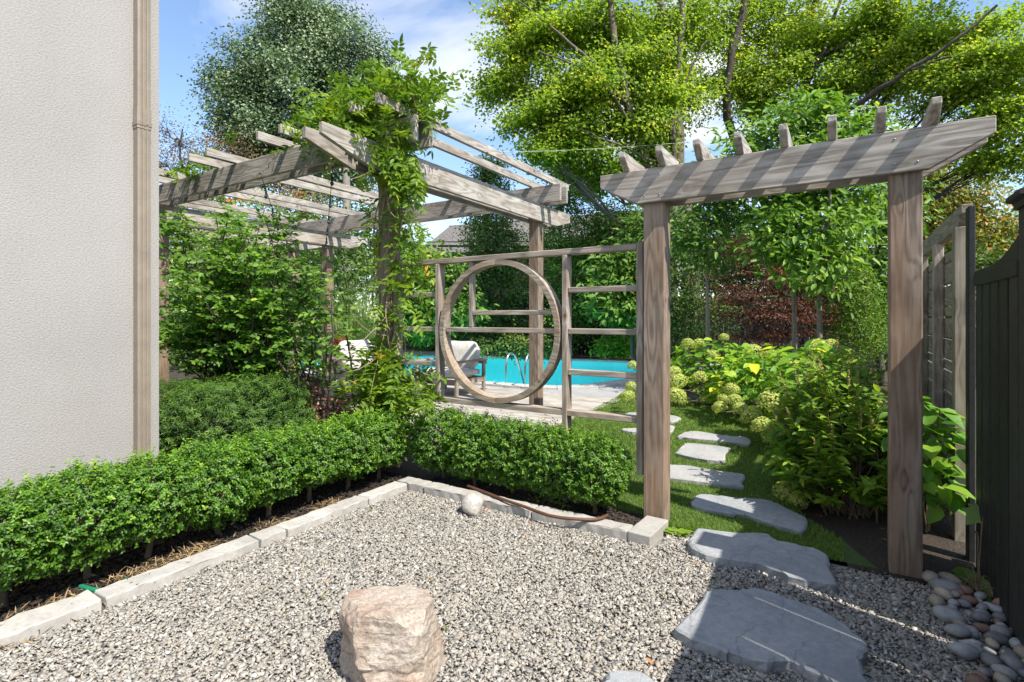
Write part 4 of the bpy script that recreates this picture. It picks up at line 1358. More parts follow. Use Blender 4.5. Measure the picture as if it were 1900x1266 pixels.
def boxwood(c, hx, hy, z0, z1, label, ns=1500):
    root = thing('boxwood_shrub', label, 'shrub', (c[0], c[1], 0), 'clipped boxwood hedge around the gravel')
    d = rdir(ns)
    p = 3.2
    rr = (np.abs(d) ** p).sum(1) ** (-1 / p)
    S = d * rr[:, None]
    ph = rng.uniform(0, 6, 4)
    rad = 1 - .45 * rng.uniform(0, 1, ns) ** 2.6
    lump = 1 + .07 * np.sin(S[:, 0] * 5 + ph[0]) * np.sin(S[:, 2] * 5 + ph[1]) + .05 * np.sin(S[:, 1] * 7 + ph[2])
    S = S * (rad * lump)[:, None]
    hz = (z1 - z0) / 2
    S[:, :2] *= (1 - .16 * np.clip(-S[:, 2:3], 0, 1) ** 1.5)
    C = np.array([c[0], c[1], (z0 + z1) / 2]) + S * [hx, hy, hz]
    Dr = unit(S * [1, 1, 1]) + rng.normal(0, .45, (ns, 3)) + [0, 0, .5]
    sl = rng.uniform(.03, .06, ns)
    # long free shoots on the top
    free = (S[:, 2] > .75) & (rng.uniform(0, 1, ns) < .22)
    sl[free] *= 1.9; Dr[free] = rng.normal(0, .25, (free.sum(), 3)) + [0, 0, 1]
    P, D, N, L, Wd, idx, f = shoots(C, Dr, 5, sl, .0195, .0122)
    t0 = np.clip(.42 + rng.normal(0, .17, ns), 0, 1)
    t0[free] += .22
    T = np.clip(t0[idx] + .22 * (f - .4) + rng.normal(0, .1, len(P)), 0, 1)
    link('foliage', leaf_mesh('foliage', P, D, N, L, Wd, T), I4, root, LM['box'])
    tubes = []
    b = np.array([c[0] + rng.normal(0, .015), c[1] + rng.normal(0, .015), -.02])
    k = np.array([c[0], c[1], z0 + .05])
    tubes.append((curve(b, k, rng.normal(0, .012, 3), 5), np.linspace(.019, .014, 5)))
    for q in rng.permutation(ns)[:38]:
        tubes.append((curve(k, C[q], [0, 0, -.02], 4, .008), np.linspace(.008, .002, 4)))
    link('trunk', tubes_mesh('trunk', tubes, 6), I4, root, M['stem'])


LY = [.12, .48, .80, 1.10, 1.42, 1.76, 2.12, 2.47, 2.80, 3.12]
for i, yv in enumerate(LY[::-1]):
    h_ = .535 + rng.normal(0, .014)
    boxwood((-3.27 + rng.normal(0, .012), yv), .235, .225, .165 + rng.normal(0, .018), h_, '%s boxwood shrub of the house side row counted from the kerb corner' % ORD[i], 1500)
for i, xv in enumerate([-2.82, -2.47, -2.13, -1.80, -1.47]):
    boxwood((xv, 3.375 + rng.normal(0, .008)), .225, .19, .125, .555 - .012 * i + rng.normal(0, .008), '%s boxwood shrub of the row under the moon window screen, from the corner' % ORD[i], 1500)

# yew mound behind the house corner
ye = thing('yew_shrub', 'rounded dark green yew mound behind the corner of the house wall', 'shrub', (-4.75, 2.65, 0))
ns = 6500
d = rdir(ns); d[:, 2] = np.abs(d[:, 2]) * 1.15 - .15; d = unit(d)
rr = (np.abs(d) ** 2.6).sum(1) ** (-1 / 2.6)
rad = 1 - .35 * rng.uniform(0, 1, ns) ** 2.2
lump = 1 + .07 * np.sin(d[:, 0] * 7 + 1) * np.sin(d[:, 2] * 6) + .06 * np.sin(d[:, 1] * 8)
S = d * (rr * rad * lump)[:, None]
C = np.array([-4.75, 2.68, .2]) + S * [.80, .74, .58]
P, D, N, L, Wd, idx, f = shoots(C, d + rng.normal(0, .45, (ns, 3)) + [0, 0, .45], 8, rng.uniform(.05, .085, ns), .027, .0075, .9, .3)
t0 = np.clip(rng.normal(.42, .14, ns), 0, 1)
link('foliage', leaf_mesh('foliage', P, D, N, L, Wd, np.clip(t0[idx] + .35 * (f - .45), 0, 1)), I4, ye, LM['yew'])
link('stems', tubes_mesh('stems', [(curve((-4.75, 2.68, -.02), C[q], (0, 0, 0), 4), np.linspace(.02, .004, 4)) for q in range(40)], 5), I4, ye, M['stem'])

# serviceberry: arching stems with horizontal oval leaves
sb = thing('serviceberry_shrub', 'tall loose shrub with oval leaves left of the pergola post', 'shrub', (-4.9, 3.45, 0))
stems, twigP, twigD = [], [], []
sbase = np.array([-4.85, 3.2, 0.0])
for i in range(84):
    tgt = at(rng.uniform(285, 612), rng.uniform(385, 660), rng.uniform(4.5, 5.9))
    if tgt[2] < 1.15 and rng.uniform() < .6:
        tgt = at(rng.uniform(300, 470), rng.uniform(560, 640), 5.0)
    if tgt[1] < 1.95 or (tgt[0] > -3.9 and tgt[1] > 3.1):
        tgt = at(rng.uniform(380, 560), rng.uniform(430, 600), 5.2)
    b = sbase + rng.normal(0, .22, 3) * [1.5, .8, 0]
    cpv = curve(b, tgt, [rng.normal(0, .12), rng.normal(0, .1), .28], 9, .03)
    stems.append((cpv, np.linspace(.013, .003, 9)))
    for j in range(20):
        u = rng.uniform(.36, 1) * 8
        k = int(u); q = cpv[min(k, 7)] * (1 - (u - k)) + cpv[min(k + 1, 8)] * (u - k)
        dd = unit(rng.normal(size=3) * [1, 1, .25] + [.1, -.1, .1])
        tl = rng.uniform(.12, .34)
        stems.append((curve(q, q + dd * tl, [0, 0, .02], 3), np.linspace(.003, .0012, 3)))
        nn = rng.integers(8, 14)
        for m_ in range(nn):
            f_ = (m_ + 1) / nn
            twigP.append(q + dd * tl * f_)
            twigD.append(dd * .5 + np.cross(dd, [0, 0, 1]) * (1 if m_ % 2 else -1) + rng.normal(0, .25, 3))
P = np.array(twigP); D = np.array(twigD); n = len(P)
N = np.array([.25, -.15, 1.0]) + rng.normal(0, .5, (n, 3))
link('foliage', leaf_mesh('foliage', P, D, N, rng.uniform(.042, .066, n), rng.uniform(.03, .045, n), ctint(n, mu=.42, sd=.24), 6, fold=.12), I4, sb, LM['service'])
link('stems', tubes_mesh('stems', stems, 5), I4, sb, M['bark_dark'])

# unit leaf used for leaves that are parts of their own
def unit_leaf(kind, tint):
    nm = 'leaf_%s_%d' % (kind, int(tint * 100))
    me = bpy.data.meshes.get(nm)
    if me: return me
    if kind == 'grape':
        ol = [(0, 0), (.05, .32), (.28, .48), (.32, .34), (.60, .50), (.62, .28), (1.0, 0), (.62, -.28), (.60, -.50), (.32, -.34), (.28, -.48), (.05, -.32)]
    else:
        w = .36 if kind == 'hydra' else .22
        ol = [(0, 0), (.12, w * .75), (.32, w), (.6, w * .8), (.82, w * .38), (1.0, 0), (.82, -w * .38), (.6, -w * .8), (.32, -w), (.12, -w * .75)]
    V = [(x, y, -.16 * x * x + .35 * abs(y)) for x, y in ol] + [(.35, 0, -.02)]
    c = len(ol)
    me = npmesh(nm, np.array(V), [np.array([[c, i, (i + 1) % c] for i in range(c)])], tint=np.full(len(V), tint))
    return me


def leaf_parts(parent, kind, P, D, N, L, T, mat):
    N = unit(N); D = unit(D - N * (D * N).sum(1, keepdims=True)); S = np.cross(N, D)
    for i in range(len(P)):
        me = unit_leaf(kind, round(float(T[i]) * 5) / 5)
        l = float(L[i])
        Mx = Matrix(((D[i][0] * l, S[i][0] * l, N[i][0] * l, P[i][0]), (D[i][1] * l, S[i][1] * l, N[i][1] * l, P[i][1]), (D[i][2] * l, S[i][2] * l, N[i][2] * l, P[i][2]), (0, 0, 0, 1)))
        link('leaf', me, Mx, parent, mat)


# wisteria on the pergola post
wi = thing('wisteria_vine', 'yellow green wisteria climbing the front pergola post and spilling over the beams', 'vine', (-3.45, 3.3, 0))


def compound(C, Dr, n_pairs, rl, L, Wd):
    n = len(C); Dr = unit(Dr)
    side = unit(np.cross(Dr, np.array([0, 0, 1.0]) + rng.normal(0, .35, (n, 3))))
    Ps, Ds, Ns = [], [], []
    rl = np.broadcast_to(rl, (n,))[:, None]
    upn = unit(np.cross(side, Dr)); upn *= np.sign(upn[:, 2:3] + 1e-6)
    for i in range(n_pairs):
        f = (i + .8) / n_pairs
        pos = C + Dr * rl * f - np.array([0, 0, 1]) * rl * .35 * f * f
        for sg in (1, -1):
            Ps.append(pos); Ds.append(Dr * .55 + side * sg + rng.normal(0, .15, (n, 3)) + [0, 0, -.25]); Ns.append(upn + rng.normal(0, .3, (n, 3)))
    Ps.append(C + Dr * rl - np.array([0, 0, 1]) * rl * .35); Ds.append(Dr + [0, 0, -.5]); Ns.append(upn)
    idx = np.tile(np.arange(n), n_pairs * 2 + 1)
    P, D, N = map(np.concatenate, (Ps, Ds, Ns)); m = len(P)
    return P, D, N, L * rng.uniform(.8, 1.2, m), Wd * rng.uniform(.8, 1.2, m), idx


Cs, Ds_ = [], []


def vine_blob(n, c, s, dirv, dj=.7):
    Cs.append(np.asarray(c) + rng.normal(0, 1, (n, 3)) * s); Ds_.append(np.asarray(dirv) + rng.normal(0, dj, (n, 3)))


vine_blob(250, (-3.60, 3.42, 3.18), (.34, .20, .12), (0, -.3, .2))
vine_blob(150, (-4.0, 3.38, 3.16), (.26, .14, .11), (-.2, -.3, .1))
vine_blob(70, (-3.30, 3.52, 3.30), (.18, .18, .12), (.2, 0, .9), .6)
vine_blob(45, (-3.75, 3.5, 3.42), (.35, .2, .07), (0, 0, 1.2), .6)
vine_blob(55, (-3.26, 3.32, 2.86), (.07, .10, .22), (.2, -.2, -.9), .5)
vine_blob(40, (-3.22, 3.40, 2.68), (.06, .08, .12), (.1, -.1, -1.2), .4)
vine_blob(10, (-3.55, 3.34, 2.60), (.12, .08, .16), (0, -.6, -.2), .6)
for z in np.linspace(.5, 2.4, 22):
    vine_blob(2 + int(1 * (z > 2)) + int(15 * (z < 1.05)), (-3.44 + .07 * math.sin(z * 5), 3.38, z), (.10, .07, .06), (.3, -.6, -.1), .6)
vine_blob(46, (-3.27, 3.45, 1.95), (.09, .08, .30), (.5, -.2, -.5), .5)
vine_blob(120, (-3.50, 3.36, .76), (.26, .10, .14), (.2, -.6, .1), .7)
vine_blob(34, (-3.16, 3.42, .68), (.16, .08, .08), (.5, -.5, .1), .6)
vine_blob(40, (-6.75, 3.42, 3.15), (.35, .15, .07), (0, -.2, .7), .7)
C = np.concatenate(Cs); Dr = np.concatenate(Ds_)
P, D, N, L, Wd, idx = compound(C, Dr, 5, rng.uniform(.12, .22, len(C)), .072, .029)
t0 = ctint(len(C), mu=.46, sd=.17); t0[(C[:, 2] < 1.1) & (rng.uniform(0, 1, len(C)) < .04)] = .97
link('foliage', leaf_mesh('foliage', P, D, N, L, Wd, np.clip(t0[idx] + rng.normal(0, .1, len(P)), 0, 1), 6, fold=.12), I4, wi, LM['vine'])
tubes = []
for k in range(5):
    zz_ = np.linspace(0, 2.75, 26)
    ph = k * 1.3
    R_ = .105 + .012 * k
    tubes.append((np.stack([-3.52 + R_ * np.cos(zz_ * (2.1 + .3 * k) + ph), 3.48 + R_ * np.sin(zz_ * (2.1 + .3 * k) + ph), zz_], 1), np.linspace(.016 - .002 * k, .006, 26)))
for k in range(14):
    a = np.array([-3.4, 3.33, rng.uniform(.5, 3.0)]); b = a + rng.normal(0, .28, 3) + [.05, -.06, -.12]
    tubes.append((curve(a, b, [0, -.03, -.05], 6), np.linspace(.004, .0018, 6)))
for k in range(6):
    a = np.array([-3.5 + rng.normal(0, .3), 3.35, 3.15]); b = a + rng.normal(0, .16, 3) + [0, -.05, .12]
    tubes.append((curve(a, b, [0, -.03, .1], 6), np.linspace(.005, .002, 6)))
tubes.append((curve((-5.0, 3.36, 3.12), (-5.25, 3.33, 2.92), (.08, -.02, 0), 8, .01), np.full(8, .004)))
link('stems', tubes_mesh('stems', tubes, 6), I4, wi, M['vinestem'])

# low plants at the foot of the hedge and behind it
sd = thing('sedum_clump', 'rust pink low sedum clump beside the sofa leg', 'plant', (-4.35, 3.3, 0))
n = 3400
P = np.array([-4.3, 3.32, .42]) + rng.normal(0, 1, (n, 3)) * [.26, .16, .12]; P[:, 2] = np.maximum(.02, P[:, 2])
link('foliage', leaf_mesh('foliage', P, rng.normal(size=(n, 3)), rng.normal(size=(n, 3)) + [0, 0, .8], .035, .02, ctint(n, sd=.3)), I4, sd, LM['sedum'])
link('stems', tubes_mesh('stems', [(curve((-4.3 + rng.normal(0, .1), 3.32, 0), P[q], (0, 0, .05), 4), .004) for q in range(60)], 4), I4, sd, M['stem'])
yk = thing('yucca_plant', 'small lime rosette plant among the rust sedum', 'plant', (-4.5, 3.22, 0))
n = 26
a = rng.uniform(0, 6.28, n)
P = np.tile([-4.42, 3.2, .48], (n, 1)); D = np.stack([np.cos(a), np.sin(a), rng.uniform(.4, 1.6, n)], 1)
link('leaves', leaf_mesh('leaves', P, D, D[:, [1, 0, 2]] * [-.2, .2, 0] + [0, 0, 1], rng.uniform(.12, .2, n), .03, ctint(n), 6), I4, yk, LM['weed'])
link('stem', tubes_mesh('stem', [(np.array([(-4.42, 3.2, 0), (-4.42, 3.2, .5)]), .01)], 5), I4, yk, M['stem'])
for (px, py), lab in [((1003, 933), 'lime weed sprig in front of the hedge, left of two'), ((1045, 940), 'lime weed sprig in front of the hedge beside the brown hose')]:
    b = gnd(px, py, .02); b[2] = 0.0
    wd = thing('weed_sprig', lab, 'weed', b, 'weed sprigs by the hedge')
    n = 13
    P = b + np.array([0, 0, .045]) + rng.normal(0, .03, (n, 3)) * [1, 1, .5]
    leaf_parts(wd, 'oval', P, rng.normal(size=(n, 3)) + [0, 0, .2], rng.normal(0, .4, (n, 3)) + [0, 0, 1], rng.uniform(.035, .055, n), rng.uniform(.3, 1, n), LM['weed'])
    link('stem', tubes_mesh('stem', [(curve(b, P[q], (0, 0, .01), 3), .0018) for q in range(n)], 4), I4, wd, M['stem'])
dw = thing('dandelion_weed', 'low leafy weed growing at the paver beside the arbor post', 'weed', (-.88, 3.33, 0))
n = 34
a = rng.uniform(0, 6.28, n)
P = np.c_[-.88 + rng.normal(0, .02, n), 3.33 + rng.normal(0, .02, n), np.full(n, .012)]
leaf_parts(dw, 'oval', P, np.stack([np.cos(a), np.sin(a), rng.uniform(.2, .9, n)], 1), np.stack([-.3 * np.cos(a), -.3 * np.sin(a), np.ones(n)], 1), rng.uniform(.05, .09, n), rng.uniform(.2, .9, n), LM['cherry'])

# grape vine shoot on the pebbles
gv = thing('grape_vine', 'grape vine shoot with lobed leaves creeping over the pebbles', 'vine', (.5, 3.45, 0))
gp = [(1752, 1088, 2.72, .11), (1765, 1070, 2.78, .10), (1796, 1055, 2.68, .14), (1822, 1070, 2.6, .10), (1838, 1085, 2.55, .085), (1790, 1090, 2.6, .12), (1812, 1105, 2.55, .10), (1775, 1105, 2.62, .10), (1855, 1120, 2.5, .06), (1826, 945, 2.75, .12), (1815, 985, 2.8, .08)]
P = np.array([at(a, b, c) for a, b, c, _ in gp]); n = len(P)
leaf_parts(gv, 'grape', P, rng.normal(0, .5, (n, 3)) + [-.3, -.6, -.5], rng.normal(0, .3, (n, 3)) + [-.3, -.9, .7], np.array([g_[3] for g_ in gp]), rng.uniform(0, 1, n), LM['grape'])
q = np.array([.55, 3.35, .03])
link('stems', tubes_mesh('stems', [(curve(q, p_, [0, 0, .06], 5), .003) for p_ in P] + [(curve(q, at(1868, 1115, 2.45), [0, 0, .04], 6), .003)], 4), I4, gv, M['stem'])

# ------------------------------------------------------------------ hydrangeas
FB = []
for v_ in range(4):
    n = 430
    d = rdir(n); d[:, 2] = np.where(d[:, 2] < -.55, -d[:, 2], d[:, 2])
    lump = 1 + .07 * np.sin(d[:, 0] * 6 + v_) * np.sin(d[:, 2] * 5 + 2 * v_) + rng.normal(0, .05, n)
    P = d * lump[:, None] * .92
    # four-petal florets
    A = unit(np.cross(d, rng.normal(size=(n, 3)))); B = np.cross(d, A)
    Ps, Dd, Nn, Tt = [], [], [], []
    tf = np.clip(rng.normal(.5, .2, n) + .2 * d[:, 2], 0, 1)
    for a in (A, -A, B, -B):
        Ps.append(P); Dd.append(a); Nn.append(d + rng.normal(0, .35, (n, 3))); Tt.append(np.clip(tf + rng.normal(0, .12, n), 0, 1))
    FB.append(leaf_mesh('flower_head_%d' % v_, np.concatenate(Ps), np.concatenate(Dd), np.concatenate(Nn), .115, .10, np.concatenate(Tt), 4, fold=.15, droop=.05))


def hydrangea(label, base, c, r, balls, nleaf, seed_t=.45, under=500):
    c, r = np.asarray(c, float), np.asarray(r, float)
    root = thing('hydrangea_bush', label, 'shrub', base, 'hydrangeas along the turf path')
    balls = [(a_, b_, c_, d_ - (.5 if d_ > 5 else .12)) for a_, b_, c_, d_ in balls]
    for px, py, dpx, dep_ in balls:
        p = at(px, py, dep_); R_ = dpx * dep_ / F / 2
        fh = link('flower_head', FB[rng.integers(0, 4)], Matrix.Translation(Vector(p)) @ Matrix.Rotation(rng.uniform(0, 6), 4, 'Z') @ Matrix.Rotation(rng.normal(0, .3), 4, 'X') @ Matrix.Diagonal((R_ * 1.06, R_ * 1.06, R_ * .92, 1)), root, LM['bloom'])
    d = rdir(nleaf); d[:, 2] = np.abs(d[:, 2]) * 1.2 - .3; d = unit(d)
    P = c + d * r * (.60 + .28 * rng.uniform(0, 1, (nleaf, 1)))
    P[:, 2] = np.maximum(P[:, 2], base[2] + .05)
    hc = np.array([at(a_, b_, d_) for a_, b_, c_, d_ in balls]); hr = np.array([c_ * d_ / F / 2 for a_, b_, c_, d_ in balls])
    keep_ = np.all(np.linalg.norm(P[:, None] - hc[None], axis=2) > hr[None] * 1.5 + .03, axis=1)
    P, d = P[keep_], d[keep_]; nleaf = len(P)
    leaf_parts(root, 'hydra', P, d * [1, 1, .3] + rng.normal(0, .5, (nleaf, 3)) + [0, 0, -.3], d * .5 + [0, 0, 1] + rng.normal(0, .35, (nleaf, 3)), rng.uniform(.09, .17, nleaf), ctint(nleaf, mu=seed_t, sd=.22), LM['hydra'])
    d = rdir(under); d[:, 2] = np.abs(d[:, 2]) * 1.2 - .3
    P2 = c + unit(d) * r * rng.uniform(.3, .85, (under, 1)); P2[:, 2] = np.maximum(P2[:, 2], base[2] + .03)
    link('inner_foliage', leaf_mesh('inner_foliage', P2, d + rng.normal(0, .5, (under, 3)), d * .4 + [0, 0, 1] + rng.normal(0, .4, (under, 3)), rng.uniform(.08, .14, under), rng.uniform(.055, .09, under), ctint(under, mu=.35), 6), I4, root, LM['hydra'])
    b = np.asarray(base, float)
    tb = [(curve(b + rng.normal(0, .06, 3) * [1, 1, 0], at(px, py + dpx * .3, dep_), [0, 0, .05], 5), np.linspace(.007, .004, 5)) for px, py, dpx, dep_ in balls]
    tb += [(curve(b, P[q], [0, 0, .05], 4), np.linspace(.006, .003, 4)) for q in range(0, nleaf, 6)]
    link('stems', tubes_mesh('stems', tb, 5), I4, root, M['stem'])


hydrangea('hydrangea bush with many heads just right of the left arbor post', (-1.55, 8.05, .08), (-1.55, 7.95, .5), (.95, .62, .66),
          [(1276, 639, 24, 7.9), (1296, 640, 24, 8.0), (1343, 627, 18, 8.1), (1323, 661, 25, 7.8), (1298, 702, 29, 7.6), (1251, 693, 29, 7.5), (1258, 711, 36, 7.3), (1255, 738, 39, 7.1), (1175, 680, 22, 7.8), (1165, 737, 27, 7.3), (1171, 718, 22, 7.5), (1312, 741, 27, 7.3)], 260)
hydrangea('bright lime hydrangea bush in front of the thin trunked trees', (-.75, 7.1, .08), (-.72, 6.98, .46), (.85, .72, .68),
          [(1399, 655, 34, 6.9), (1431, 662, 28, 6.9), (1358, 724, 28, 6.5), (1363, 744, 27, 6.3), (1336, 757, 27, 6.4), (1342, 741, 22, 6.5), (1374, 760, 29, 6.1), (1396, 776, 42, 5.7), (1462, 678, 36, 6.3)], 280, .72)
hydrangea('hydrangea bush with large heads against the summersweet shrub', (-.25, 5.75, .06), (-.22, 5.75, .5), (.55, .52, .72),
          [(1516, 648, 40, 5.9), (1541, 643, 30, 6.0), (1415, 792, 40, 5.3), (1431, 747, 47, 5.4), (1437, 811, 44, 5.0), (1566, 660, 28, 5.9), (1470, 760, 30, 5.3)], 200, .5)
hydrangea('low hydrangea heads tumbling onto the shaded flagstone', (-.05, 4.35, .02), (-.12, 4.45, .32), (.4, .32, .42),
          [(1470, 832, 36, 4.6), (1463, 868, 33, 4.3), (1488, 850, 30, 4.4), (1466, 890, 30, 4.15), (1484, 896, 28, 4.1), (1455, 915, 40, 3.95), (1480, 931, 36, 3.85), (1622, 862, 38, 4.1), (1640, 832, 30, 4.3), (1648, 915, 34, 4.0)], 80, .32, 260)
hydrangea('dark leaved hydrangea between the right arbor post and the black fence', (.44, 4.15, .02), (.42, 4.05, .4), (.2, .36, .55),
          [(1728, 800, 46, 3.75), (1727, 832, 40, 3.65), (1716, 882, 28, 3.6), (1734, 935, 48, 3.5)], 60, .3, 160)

# ------------------------------------------------------------------ summersweet
cl_ = thing('summersweet_shrub', 'leafy summersweet shrub with spent flower spikes before the right arbor post', 'shrub', (.02, 4.3, 0))
stems, Cc, Dd = [], [], []
cb = np.array([.03, 4.35, 0.0])
tips = []
for i in range(240):
    d = rdir(1)[0]; d[2] = abs(d[2]) * 1.3 - .5; d = unit(d)
    rr_ = rng.uniform(.72, 1.05)
    tip = np.array([-.03, 4.40, .46]) + d * [.50, .60, .66] * rr_
    tip[2] = max(tip[2], .07 + .08 * rng.uniform())
    if tip[0] > .40: tip[0] = .40
    if tip[1] < 3.64 and tip[0] > .1: tip[1] = 3.64
    P_ = curve(cb + rng.normal(0, .07, 3) * [1, 1, 0], tip, [0, 0, .04], 6, .01)
    stems.append((P_, np.linspace(.006, .0025, 6)))
    ax = unit(P_[-1] - P_[-3] + np.array([0, 0, .02]))
    tips.append((tip, ax, d[2]))
    for j in range(20):
        f_ = j / 19
        q = P_[3] * (1 - f_) + tip * f_
        ang = j * 2.4
        a = unit(np.cross(ax, [.3, .5, .2])); b = np.cross(ax, a)
        Cc.append(q); Dd.append((a * math.cos(ang) + b * math.sin(ang)) + ax * .55)
P = np.array(Cc); D = np.array(Dd) + rng.normal(0, .15, (len(Cc), 3)); n = len(P)
N = np.array([0, 0, 1.0]) + rng.normal(0, .35, (n, 3)) - unit(D) * .2
near = np.argsort(dep(P[:, 0], P[:, 1]))[:280]
msk = np.ones(n, bool); msk[near] = False
T = ctint(n, mu=.42, sd=.2)
Ll = rng.uniform(.06, .105, n)
leaf_parts(cl_, 'oval', P[near], D[near], N[near], Ll[near], T[near], LM['clethra'])
link('foliage', leaf_mesh('foliage', P[msk], D[msk], N[msk], Ll[msk], Ll[msk] * .4, T[msk], 6, fold=.14), I4, cl_, LM['clethra'])
link('stems', tubes_mesh('stems', stems, 5), I4, cl_, M['stem'])
sp_ = [t_ for t_ in tips if t_[2] > .05][:46]
for tip, ax, _ in sp_:
    m_ = 46
    f_ = rng.uniform(0, 1, m_)
    ln = rng.uniform(.07, .13)
    ax = unit(ax + np.array([0, 0, .5]))
    Pq = tip + ax * ln * f_[:, None]
    link('flower_spike', leaf_mesh('flower_spike', Pq, rdir(m_) + ax * .6, rdir(m_), .016 * (1.1 - .6 * f_), .010, rng.uniform(0, 1, m_)), I4, cl_, LM['spike'])

# ------------------------------------------------------------------ garden trees
def lobes_px(L):
    """(px, py, depth, rx px, ry px, weight): crown lobes"""
    out = []
    for px, py, d, rx, ry, w in L:
        out.append((at(px, py, d), (rx * d / F, rx * d / F * .9, ry * d / F), w))
    return out


def foot(px, d, z=0.0):
    b = at(px, 591, d); b[2] = z
    return b


tree('cherry_tree', 'thin trunked young cherry tree right of the left arbor post', 'tree', foot(1312, 8.6), lobes_px([(1300, 420, 8.6, 55, 60, 1), (1345, 395, 8.8, 50, 60, 1), (1265, 440, 8.4, 35, 45, .6), (1320, 470, 8.5, 45, 35, .6), (1310, 340, 8.6, 45, 50, .8)]), 2300, .105, .055, 'mid', 'bark_light', .045, at(1312, 520, 8.6), 'young cherry trees in the shrub bed', .16, 12, shape=6, per=22, crook=.02, shell=.2)
tree('cherry_tree', 'young cherry tree with pale trunk, middle of the three, broad leaves', 'tree', foot(1472, 7.8), lobes_px([(1455, 400, 7.8, 70, 70, 1.2), (1420, 330, 8.0, 60, 60, 1), (1490, 300, 7.9, 70, 70, 1.2), (1440, 460, 7.7, 50, 40, .7), (1400, 260, 8.1, 60, 45, .8), (1480, 225, 8, 60, 40, .9)]), 3600, .135, .062, 'cherry', 'bark_light', .05, at(1472, 505, 7.8), 'young cherry trees in the shrub bed', .18, 12, shape=6, per=24, crook=.02, shell=.2)
tree('cherry_tree', 'young cherry tree with the thickest pale trunk, right of the three', 'tree', foot(1522, 7.4), lobes_px([(1530, 430, 7.4, 65, 70, 1.2), (1580, 360, 7.6, 65, 60, 1.1), (1545, 310, 7.5, 65, 60, 1.1), (1515, 500, 7.3, 50, 40, .8), (1600, 270, 7.7, 60, 50, .9), (1560, 230, 7.6, 55, 40, .8)]), 3600, .135, .062, 'cherry', 'bark_light', .058, at(1520, 545, 7.4), 'young cherry trees in the shrub bed', .18, 12, shape=6, per=24, crook=.02, shell=.2)
tree('japanese_maple', 'dark red japanese maple in the shade behind the thin trunks', 'tree', foot(1500, 11.0), lobes_px([(1400, 500, 10.8, 75, 50, 1.2), (1460, 530, 10.5, 70, 50, 1.1), (1380, 570, 10.5, 60, 40, .9), (1450, 590, 10.3, 75, 35, .9), (1510, 545, 10.8, 50, 60, .8), (1400, 450, 11.3, 55, 35, .7), (1425, 625, 10.2, 70, 22, .5)]), 15000, .07, .026, 'jmaple', 'bark_dark', .07, at(1505, 600, 11.0), None, .26, 12, flat=.16, per=160, shell=.2)
tree('cedar_shrub', 'bright green pointed cedar beside the right arbor post', 'shrub', foot(1600, 9.0), lobes_px([(1600, 625, 9, 45, 45, 1.2), (1603, 585, 9, 38, 40, 1), (1600, 548, 9, 24, 34, .6), (1598, 520, 9, 10, 24, .25)]), 7000, .05, .016, 'cedar', 'bark', .05, at(1600, 560, 9.0), None, .08, 10, flat=1.3, up=.3, droop=.4, per=30, shell=.6)
tree('creeper_tree', 'tall dark tree with large whorled leaves behind the cedar', 'tree', foot(1640, 10.5), lobes_px([(1620, 450, 10.5, 60, 70, 1.2), (1650, 540, 10.3, 50, 60, 1), (1640, 380, 10.8, 55, 50, .9), (1600, 600, 11.2, 60, 50, .8), (1560, 560, 11.5, 45, 70, .8)]), 6500, .14, .06, 'mid', 'bark_dark', .09, at(1640, 560, 10.5), None, .22, 12, shape=6, per=28)
tree('holly_shrub', 'dense dark shrub wall behind the left arbor post and first cherry', 'shrub', foot(1285, 13.5), lobes_px([(1270, 510, 13.5, 55, 70, 1.2), (1310, 590, 13, 60, 60, 1.1), (1250, 600, 13.5, 50, 60, 1), (1330, 450, 13.8, 55, 55, 1), (1240, 430, 14.5, 45, 60, .8)]), 13000, .08, .045, 'dark', 'bark_dark', .09, None, None, .22, 10)
tree('hornbeam_tree', 'pruned multi trunk tree standing in the round window', 'tree', foot(926, 17.3), lobes_px([(920, 470, 17.3, 46, 55, 1), (915, 540, 17.3, 52, 55, 1.1), (925, 595, 17.2, 50, 32, .8)]), 12000, .11, .06, 'dark', 'bark_light', .13, at(926, 600, 17.3), 'trees along the rear fence', .22, 14)
tree('hornbeam_tree', 'slender columnar tree whose spire shows above the pergola purlin', 'tree', foot(905, 18.6), lobes_px([(905, 420, 18.6, 40, 70, 1), (908, 345, 18.6, 30, 45, .6), (912, 310, 18.6, 14, 26, .2)]), 8000, .12, .06, 'mid', 'bark', .12, at(905, 480, 18.6), 'trees along the rear fence', .22, 12, per=35)
tree('hornbeam_tree', 'tall dense columnar tree behind the right side of the round window', 'tree', foot(1045, 16.8), lobes_px([(1060, 420, 16.8, 52, 70, 1.2), (1050, 520, 16.8, 55, 65, 1.2), (1060, 340, 16.9, 42, 50, .8), (1055, 595, 16.6, 52, 38, .8), (1072, 300, 17, 25, 30, .3)]), 17000, .10, .055, 'mid', 'bark', .12, at(1045, 560, 16.8), 'trees along the rear fence', .22, 12)
tree('hornbeam_tree', 'broad dark tree filling the gap behind the screen right bays', 'tree', foot(1115, 17.2), lobes_px([(1120, 560, 17.2, 55, 55, 1), (1115, 480, 17.4, 50, 55, 1), (1140, 420, 17.6, 45, 50, .8)]), 11000, .10, .055, 'dark', 'bark_light', .12, at(1115, 590, 17.2), 'trees along the rear fence', .24, 12)
tree('magnolia_tree', 'large leaved bright tree hanging behind the screen beside the left arbor post', 'tree', foot(1180, 14.5), lobes_px([(1165, 500, 14.5, 55, 45, 1), (1150, 555, 14.2, 55, 40, 1), (1185, 590, 14.2, 40, 28, .6), (1195, 440, 14.8, 45, 45, .7)]), 4600, .2, .10, 'mid', 'bark', .08, at(1185, 580, 14.5), None, .26, 12, shape=6, per=26)
